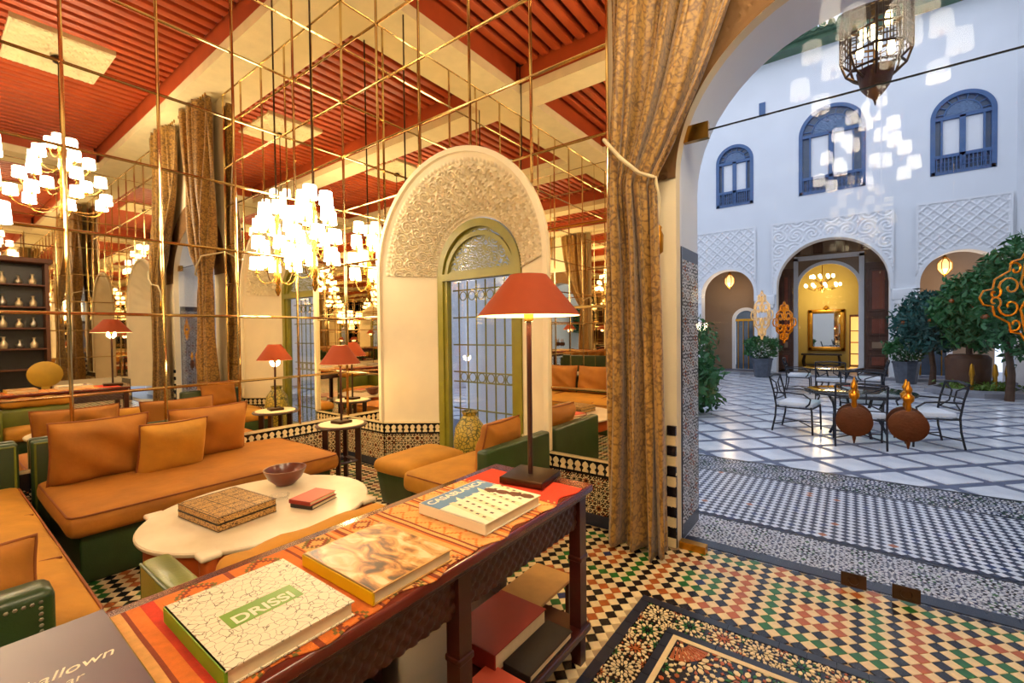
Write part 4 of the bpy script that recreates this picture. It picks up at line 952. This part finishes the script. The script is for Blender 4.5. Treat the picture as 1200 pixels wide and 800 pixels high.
# ------------------------------------------------------------------ gallery and room behind the arches
GYW = 14.9; DC = dict(cx=3.93, hw=.80, z0=-.2, cz=2.70); DL = dict(cx=1.55, hw=.33, z0=-.2, cz=1.75); DR = dict(cx=6.3, hw=.45, z0=-.2, cz=1.75)
b = MB(); colfill(b, -3.5, 7.7, -.1, 5.0, [DC, DL, DR], on_back(GYW), 0, 20); b.box(-3.5, 7.7, YW+.45, GYW, 4.7, 5.0)
gw = struct(b.build('wall_gallery', M['gallery'], smooth=35), 'warm plaster back wall of the courtyard gallery')
for x in (2.45, 5.7): MB().box(x-.12, x+.12, YW+.46, GYW, 0, 4.7).build('cross_wall', M['gallery'], gw)
b = MB(); band(b, 3.93, .80, 0, 2.70, 0, .10, GYW-.06, GYW); b.box(3.0, 3.13, GYW-.07, GYW, 0, 3.75); b.box(4.74, 4.87, GYW-.07, GYW, 0, 3.75); b.box(3.0, 4.87, GYW-.07, GYW, 3.66, 3.80); b.build('door_surround', M['court_white'], gw, 40)
for h in (DL, DR):
    b = MB(); band(b, h['cx'], h['hw'], 0, h['cz'], 0, .11, GYW-.05, GYW); b.build('door_surround', M['court_white'], gw, 40)
    b = MB(); p = arch_path(h['cx'], h['hw'], 0, h['cz']); b.add([(x, GYW+.04, z) for x, z in p], [list(range(len(p)))]); b.build('door_pane', M['window_dark'], gw)
    b = MB()
    for k in range(4): x = h['cx']-h['hw']+(k+.5)*h['hw']/2; b.tube([(x, GYW, 0), (x, GYW, h['cz'])], .015, 5)
    b.box(h['cx']-h['hw'], h['cx']+h['hw'], GYW-.02, GYW+.02, h['cz']-.04, h['cz']+.04); b.build('door_grille', M['gold'], gw)
# frieze of carved wood over the door
for k in range(9): MB().rbox(2.62+k*.31, 2.62+k*.31+.25, GYW-.05, GYW-.005, 3.86, 4.45, .012).build('frieze_board', M['door_wood' if k % 2 else 'gallery'], gw)
def big_leaf(n, x0, x1, label):
    t = struct(link('door_%d' % n, None, None, (0, GYW-.28, 0)), label)
    MB().box(x0, x1, -.04, .04, .08, 3.4).build('leaf_board', M['door_wood'], t)
    for z0, z1, m in ((.2, .6, 'door_wood_red'), (.72, 1.05, 'gallery'), (1.17, 1.75, 'door_wood_red'), (1.9, 3.2, 'door_wood_red')):
        f = MB().rbox(x0+.07, x1-.07, -.075, -.04, z0, z1, .015).build('raised_panel', M['door_wood'], t)
        MB().rbox(x0+.15, x1-.15, -.095, -.075, z0+.07, z1-.07, .01).build('inner_panel', M[m], f)
big_leaf(3, 2.62, 3.02, 'carved dark wooden door leaf left of the lit doorway'); big_leaf(4, 4.90, 5.50, 'carved dark wooden door leaf right of the lit doorway')
BYW = 16.9
b = MB(); b.box(1.9, 6.2, BYW, BYW+.2, -.1, 4.6); b.box(1.9, 2.1, GYW+.02, BYW, -.1, 4.6); b.box(6.0, 6.2, GYW+.02, BYW, -.1, 4.6); b.box(1.9, 6.2, GYW+.02, BYW, 4.5, 4.7)
struct(b.build('wall_salon', M['yellow_wall']), 'yellow walls of the lit room across the courtyard')
t = thing('wall_mirror', 'ornate gilt framed mirror on the far yellow wall', 'mirror', (3.83, BYW-.01, 1.35))
b = MB(); b.rbox(-.55, .55, -.06, 0, -.75, -.60, .03); b.rbox(-.55, .55, -.06, 0, .60, .75, .03); b.rbox(-.55, -.40, -.06, 0, -.75, .75, .03); b.rbox(.40, .55, -.06, 0, -.75, .75, .03); b.lathe([(.02, .70), (.10, .78), (.07, .84), (.0, .9)], (0, -.03, 0), 12); b.build('frame', M['gold'], t, 40)
MB().box(-.41, .41, -.02, -.005, -.61, .61).build('mirror_glass', M['mirror'], t)
t = thing('dark_console', 'dark console table below the gilt mirror', 'table', (3.7, BYW-.35, 0))
b = MB(); b.rbox(-.6, .6, -.2, .2, .46, .52, .01); b.build('top', M['ebony'], t)
for x in (-.5, .5):
    for y in (-.14, .14): MB().tube([(x, y, 0), (x*1.08, y, .25), (x, y, .46)], [.03, .045, .035], 8).build('leg', M['ebony'], t)
MB().box(-.5, .5, -.15, .15, .1, .13).build('shelf', M['ebony'], t)
t = thing('lit_display_shelf', 'lit wooden display shelf right of the gilt mirror', 'shelf', (4.72, BYW-.15, 0))
b = MB(); b.box(-.22, -.18, -.1, .12, 0, 1.85); b.box(.18, .22, -.1, .12, 0, 1.85); b.box(-.22, .22, -.1, .12, 1.82, 1.88); b.build('frame', M['brown_wood'], t)
for z in (.1, .5, .9, 1.3): MB().box(-.18, .18, -.1, .1, z, z+.03).build('shelf', M['brown_wood'], t)
MB().box(-.18, .18, .10, .115, .1, 1.8).build('lit_back', mat('shelf_glow', 'ffcf80', .8, var=0, emit=1.6, ecol='ffb860'), t)
def small_chandelier(loc, R, label, power, n=9, name='chandelier'):
    t = thing(name, label, 'chandelier', loc)
    MB().tube([(0, 0, 0), (0, 0, 1.3)], .012, 6).build('stem', M['brass'], t); MB().lathe([(.01, -.2), (.08, -.1), (.04, .0), (.07, .1), (.02, .25)], n=12).build('body', M['brass'], t, 40)
    for tier in (0, 1):
        for k in range(n):
            a = 2*PI*(k+.5*tier)/n; r = R*(1-.35*tier); c, s = math.cos(a), math.sin(a)
            arm = MB().tube([(0, 0, .1*tier), (c*r*.5, s*r*.5, -.12+.3*tier), (c*r, s*r, .3*tier)], .01, 5).build('arm', M['brass'], t)
            MB().lathe([(.02, 0), (.045, .03), (.04, .09), (.01, .11)], (c*r, s*r, .3*tier), 8).build('glass_shade', M['bulb'], arm, 60)
    ld = bpy.data.lights.new('chandelier_light', 'POINT'); ld.energy = power; ld.color = (1, .74, .42); ld.shadow_soft_size = .2; link('chandelier_light', ld, t, (0, 0, -.35))
small_chandelier((3.75, 15.9, 2.85), .50, 'glowing glass chandelier in the yellow room across the courtyard', 60)
def hanging_lantern(loc, label, power=22):
    t = thing('hanging_lantern', label, 'lantern', loc)
    MB().tube([(0, 0, .3), (0, 0, 4.7-loc[2])], .01, 6).build('chain', M['brass'], t)
    b = MB()
    for k in range(6): a = k*PI/3; b.tube([(.05*math.cos(a), .05*math.sin(a), -.2), (.15*math.cos(a), .15*math.sin(a), -.05), (.15*math.cos(a), .15*math.sin(a), .12), (.04*math.cos(a), .04*math.sin(a), .26)], .012, 5)
    b.lathe([(.02, .24), (.06, .27), (.01, .34)], n=8); b.lathe([(.01, -.26), (.05, -.2), (.03, -.18)], n=8); b.build('lantern_frame', M['brass'], t)
    MB().lathe([(.05, -.18), (.14, -.05), (.14, .10), (.05, .22)], n=6).build('lantern_glass', M['lantern_glow'], t)
    ld = bpy.data.lights.new('lantern_light', 'POINT'); ld.energy = power; ld.color = (1, .72, .42); ld.shadow_soft_size = .15; link('lantern_light', ld, t, (0, -.2, -.35))
hanging_lantern((6.58, 14.0, 3.04), 'glowing brass lantern hanging in the right courtyard arch'); hanging_lantern((1.2, 14.0, 3.06), 'glowing brass lantern hanging in the left courtyard arch')

# ------------------------------------------------------------------ courtyard lantern by the glass
t = thing('pierced_lantern', 'large pierced brass lantern hanging outside the glass arch', 'lantern', (4.70, 2.0, 3.28))
b = MB(); zs = [(.05, .18), (.20, .30), (.24, .42), (.24, .74), (.22, .86)]
for k in range(8):
    a = 2*PI*k/8; b.tube([(r*math.cos(a), r*math.sin(a), z) for r, z in zs], .010, 6)
for r, z in ((.20, .30), (.24, .42), (.24, .58), (.24, .74), (.22, .86)): b.tube([(r*math.cos(2*PI*q/8), r*math.sin(2*PI*q/8), z) for q in range(9)], .010, 6)
b.build('cage', M['bronze'], t)
b = MB()
for k in range(8):
    a0, a1 = 2*PI*k/8, 2*PI*(k+1)/8
    for q in range(1, 4):
        f = q/4; x = .24*(math.cos(a0)*(1-f)+math.cos(a1)*f); y = .24*(math.sin(a0)*(1-f)+math.sin(a1)*f); b.tube([(x, y, .42), (x, y, .74)], .005, 5)
    for z in (.48, .53, .63, .69): b.tube([(.24*math.cos(a0), .24*math.sin(a0), z), (.24*math.cos(a1), .24*math.sin(a1), z)], .005, 5)
b.build('fretwork', M['bronze'], t)
MB().lathe([(.002, 0), (.012, .04), (.02, .06), (.06, .10), (.10, .16), (.12, .24), (.13, .30)], n=24).build('finial', M['copper'], t, 40)
MB().lathe([(.22, .86), (.13, .96), (.10, 1.05), (.10, 1.25), (.03, 1.35), (.01, 1.45)], n=24).build('cap', M['bronze'], t, 40)
for k in range(6):
    a = 2*PI*(k+.3)/6; MB().lathe([(.022, 0), (.026, .05), (.02, .11)], (.11*math.cos(a), .11*math.sin(a), .42+.09*(k % 3)), 10).build('candle_bulb', M['bulb'], t, 60)
MB().tube([(0, 0, 1.4), (0, 0, 3.2)], .012, 6).build('chain', M['bronze'], t)
b = MB(); b.box(4.64, 4.76, .5, 2.3, 6.45, 6.6); struct(b.build('trim_2', M['brown_wood']), 'wooden bracket beam carrying the lantern')

# ------------------------------------------------------------------ courtyard furniture
def iron_chair():
    t = thing('iron_chair', 'x', 'chair', group='iron garden armchairs in the courtyard')
    for x in (-.24, .24):
        MB().tube([(x, .22, 0), (x, .21, .30), (x*.98, .20, .36)], .012, 6).build('leg', M['dark_iron'], t)
        MB().tube([(x, -.26, 0), (x, -.22, .2), (x, -.21, .36), (x, -.24, .55), (x, -.29, .74)], .012, 6).build('leg', M['dark_iron'], t)
        MB().tube([(x, -.23, .53), (x*1.05, -.05, .54), (x*1.08, .12, .53), (x*1.05, .20, .47), (x, .18, .40), (x, .14, .36)], .011, 6).build('armrest', M['dark_iron'], t)
    b = MB(); b.tube([(-.24, -.21, .34), (.24, -.21, .34), (.24, .21, .34), (-.24, .21, .34), (-.24, -.21, .34)], .011, 6); b.build('seat_frame', M['dark_iron'], t)
    b = MB(); b.tube([(-.24, -.29, .74), (0, -.30, .76), (.24, -.29, .74)], .014, 6); b.tube([(-.24, -.245, .58), (.24, -.245, .58)], .008, 6); b.tube([(-.24, -.225, .44), (.24, -.225, .44)], .008, 6)
    for s in (-1, 1): b.tube([(s*.22, -.285, .72), (s*.05, -.265, .65), (s*.05, -.24, .53), (s*.20, -.225, .45)], .009, 6)
    b.build('back_scroll', M['dark_iron'], t)
    b = MB(); b.tube([(-.24, .22, .10), (0, .0, .13), (.24, -.24, .10)], .008, 6); b.tube([(.24, .22, .10), (0, .0, .13), (-.24, -.24, .10)], .008, 6); b.build('stretcher', M['dark_iron'], t)
    MB().rbox(-.235, .235, -.19, .22, .352, .415, .02).build('seat_pad', M['cushion_white'], t, 40)
    return t
proto = iron_chair(); used = False
spots = [((3.96, 4.42), -PI/2-.15, 'iron garden armchair left of the round glass table'), ((4.62, 3.92), .06, 'iron garden armchair with its back to the glass doors'), ((5.27, 4.40), PI/2+.3, 'iron garden armchair right of the round glass table'), ((4.66, 5.25), PI, 'iron garden armchair on the far side of the glass table'),
         ((3.62, 8.9), -PI/2, 'white padded iron chair left of the distant table'), ((4.22, 8.1), .0, 'white padded iron chair in front of the distant table'), ((4.85, 8.7), PI/2, 'white padded iron chair right of the distant table')]
for k, ((x, y), rz, lab) in enumerate(spots):
    c = proto if k == 0 else copytree(proto); c.location = (x, y, 0); c.rotation_euler = (0, 0, rz); c['label'] = lab
def round_table(loc, R, label):
    t = thing('garden_table', label, 'table', loc)
    MB().lathe([(R-.02, .555), (R, .56), (R, .572), (R-.01, .575)], n=48).build('glass_top', glass_mat('table_glass', (.80, .90, .86), 1.4), t, 40)
    b = MB(); b.tube([(R*math.cos(2*PI*q/40), R*math.sin(2*PI*q/40), .555) for q in range(41)], .012, 6); b.build('rim', M['dark_iron'], t)
    for k in range(4): a = k*PI/2+.4; MB().tube([(R*.55*math.cos(a), R*.55*math.sin(a), 0), (R*.35*math.cos(a), R*.35*math.sin(a), .25), (R*.6*math.cos(a), R*.6*math.sin(a), .55)], .018, 6).build('leg', M['dark_iron'], t)
round_table((4.62, 4.6, 0), .60, 'round glass garden table in the near courtyard'); round_table((4.24, 8.75, 0), .55, 'round glass garden table farther across the courtyard')
t = thing('flower_dish', 'small dish of red flowers on the near garden table', 'dish', (4.5, 4.75, .576)); MB().lathe([(.04, 0), (.06, .03), (.055, .03)], n=16).build('bowl_body', M['t_white'], t, 40)
b = MB()
for k in range(9): b.lathe([(.002, 0), (.018, .012), (.002, .026)], (.03*math.cos(k*2.4), .03*math.sin(k*2.4), .03), 8)
b.build('petals', M['cover_red'], t)['kind'] = 'stuff'

# ------------------------------------------------------------------ plants
def leaves(center, rad, n, size, seed, shell=.55):
    rg = np.random.default_rng(seed); b = MB(); c = np.array(center)
    d = rg.normal(size=(n, 3)); d /= np.linalg.norm(d, axis=1)[:, None]; rr = shell+(1-shell)*rg.random(n)**.5
    lump = 1+.18*np.sin(d[:, 0]*5+seed)*np.cos(d[:, 2]*6)+.12*np.sin(d[:, 1]*9)
    P = c+d*rr[:, None]*lump[:, None]*np.array(rad)
    for p in P:
        a = rg.normal(size=3); a[2] -= .6; a /= np.linalg.norm(a); q = np.cross(a, rg.normal(size=3)); q /= np.linalg.norm(q); s = size*rg.uniform(.6, 1.3)
        b.add([p-a*s, p+q*s*.36, p+a*s, p-q*s*.36], [(0, 1, 2, 3)])
    return b
def tree(loc, trunk_h, crown, rad, n, label, seed, leafm='leaf', fruit=6):
    t = thing('orange_tree', label, 'tree', loc)
    MB().tube([(0, 0, 0), (.03, .02, trunk_h*.5), (-.02, .03, trunk_h), (0, 0, crown)], [.07, .055, .05, .03], 8).build('trunk', M['bark'], t, 60)
    o = leaves((0, 0, crown), rad, n, .085, seed).build('foliage', M[leafm], t); o['kind'] = 'stuff'
    MB().lathe([(0, -.5*rad[2]), (.55*rad[0], -.3*rad[2]), (.62*rad[0], .1*rad[2]), (.4*rad[0], .5*rad[2]), (0, .62*rad[2])], (0, 0, crown), 12, cap=False).build('inner_foliage', M[leafm], t, 60)
    rg = random.Random(seed)
    for k in range(fruit):
        a = rg.uniform(PI, 2*PI); z = rg.uniform(-.5, .4); MB().lathe([(.001, -.045), (.035, -.028), (.045, 0), (.035, .028), (.001, .045)], (rad[0]*.85*math.cos(a), rad[1]*.85*math.sin(a), crown+z*rad[2]), 8).build('orange', M['t_orange'], t, 60)
tree((6.05, 11.3, 0), .9, 1.55, (.75, .7, .75), 2600, 'bluish green orange tree left of the courtyard fountain bed', 11, 'leaf_blue')
tree((6.55, 10.4, 0), .9, 1.75, (.62, .6, .85), 2600, 'orange tree growing from the fountain bed', 12)
tree((6.92, 9.4, 0), 1.0, 1.9, (.52, .75, 1.05), 3000, 'dark orange tree at the right edge of the view', 13)
tree((7.0, 6.6, 0), 1.2, 2.0, (.6, .7, .9), 2400, 'nearest orange tree, at the right wall of the courtyard', 14, 'leaf')
def planter(loc, label, seed):
    t = thing('potted_shrub', label, 'plant', loc)
    MB().lathe([(.20, 0), (.27, .5), (.29, .52), (.29, .56), (.25, .56), (.24, .50), (0, .5)], n=8, cap=False).build('pot', M['pot_grey'], t, 30)
    MB().tube([(0, 0, .45), (0, 0, .8)], .03, 6).build('stem', M['bark'], t)
    leaves((0, 0, .88), (.46, .44, .32), 1500, .06, seed, .6).build('foliage', M['leaf'], t)['kind'] = 'stuff'
    leaves((0, -.12, .76), (.26, .3, .17), 140, .035, seed+1, .9).build('blossoms', M['blossom'], t)['kind'] = 'stuff'
planter((2.45, 12.1, 0), 'potted white-flowering shrub left of the central arch', 21); planter((5.66, 12.1, 0), 'potted white-flowering shrub right of the central arch', 23)
def bush(loc, rad, n, label, seed, m='leaf', size=.09):
    t = thing('leafy_plant', label, 'plant', loc)
    MB().tube([(0, 0, 0), (0, 0, rad[2])], .02, 6).build('stem', M['bark'], t); leaves((0, 0, rad[2]), rad, n, size, seed, .3).build('foliage', M[m], t)['kind'] = 'stuff'
bush((2.45, 4.9, 0), (.42, .5, .5), 900, 'leafy green plant just outside beside the mosaic jamb', 31, 'leaf')
bush((1.2, 9.5, 0), (.6, .6, .85), 1200, 'tall green plant at the left of the courtyard', 32, 'leaf')
bush((1.45, 2.5, 0), (.45, .4, .38), 900, 'green shrub outside the niche window', 33, 'leaf_light')
bush((.2, 2.9, 0), (.5, .5, .9), 900, 'tall green shrub outside at the left of the niche window', 34, 'leaf')
t = thing('portico_column', 'round white column outside the niche window', 'column', (.45, 2.0, 0)); MB().lathe([(.40, 0), (.42, .12), (.36, .18), (.35, 3.6), (.42, 3.75), (.42, 3.9)], n=32).build('shaft', M['court_white'], t, 40)
t = thing('fountain_bed', 'low octagonal stone planting bed with brown drum in the courtyard', 'planter', (6.62, 10.35, 0))
MB().lathe([(.80, 0), (.80, .10), (.72, .14), (.66, .14), (.66, .06), (0, .06)], n=8, cap=False).build('stone_kerb', M['stone'], t, 30)
MB().lathe([(.34, .06), (.36, .75), (.30, .82), (0, .84)], (-.1, .12, 0), 20).build('drum', M['brown_drum'], t, 40)
for x, y in ((-.12, -.42), (.22, -.35), (.42, -.2)): MB().lathe([(.03, .06), (.035, .4), (.05, .45), (.03, .62), (.01, .66)], (x, y, 0), 10).build('brass_post', M['gold'], t, 40)
leaves((0, -.1, .18), (.6, .55, .12), 500, .06, 41, .2).build('groundcover', M['leaf_light'], t)['kind'] = 'stuff'
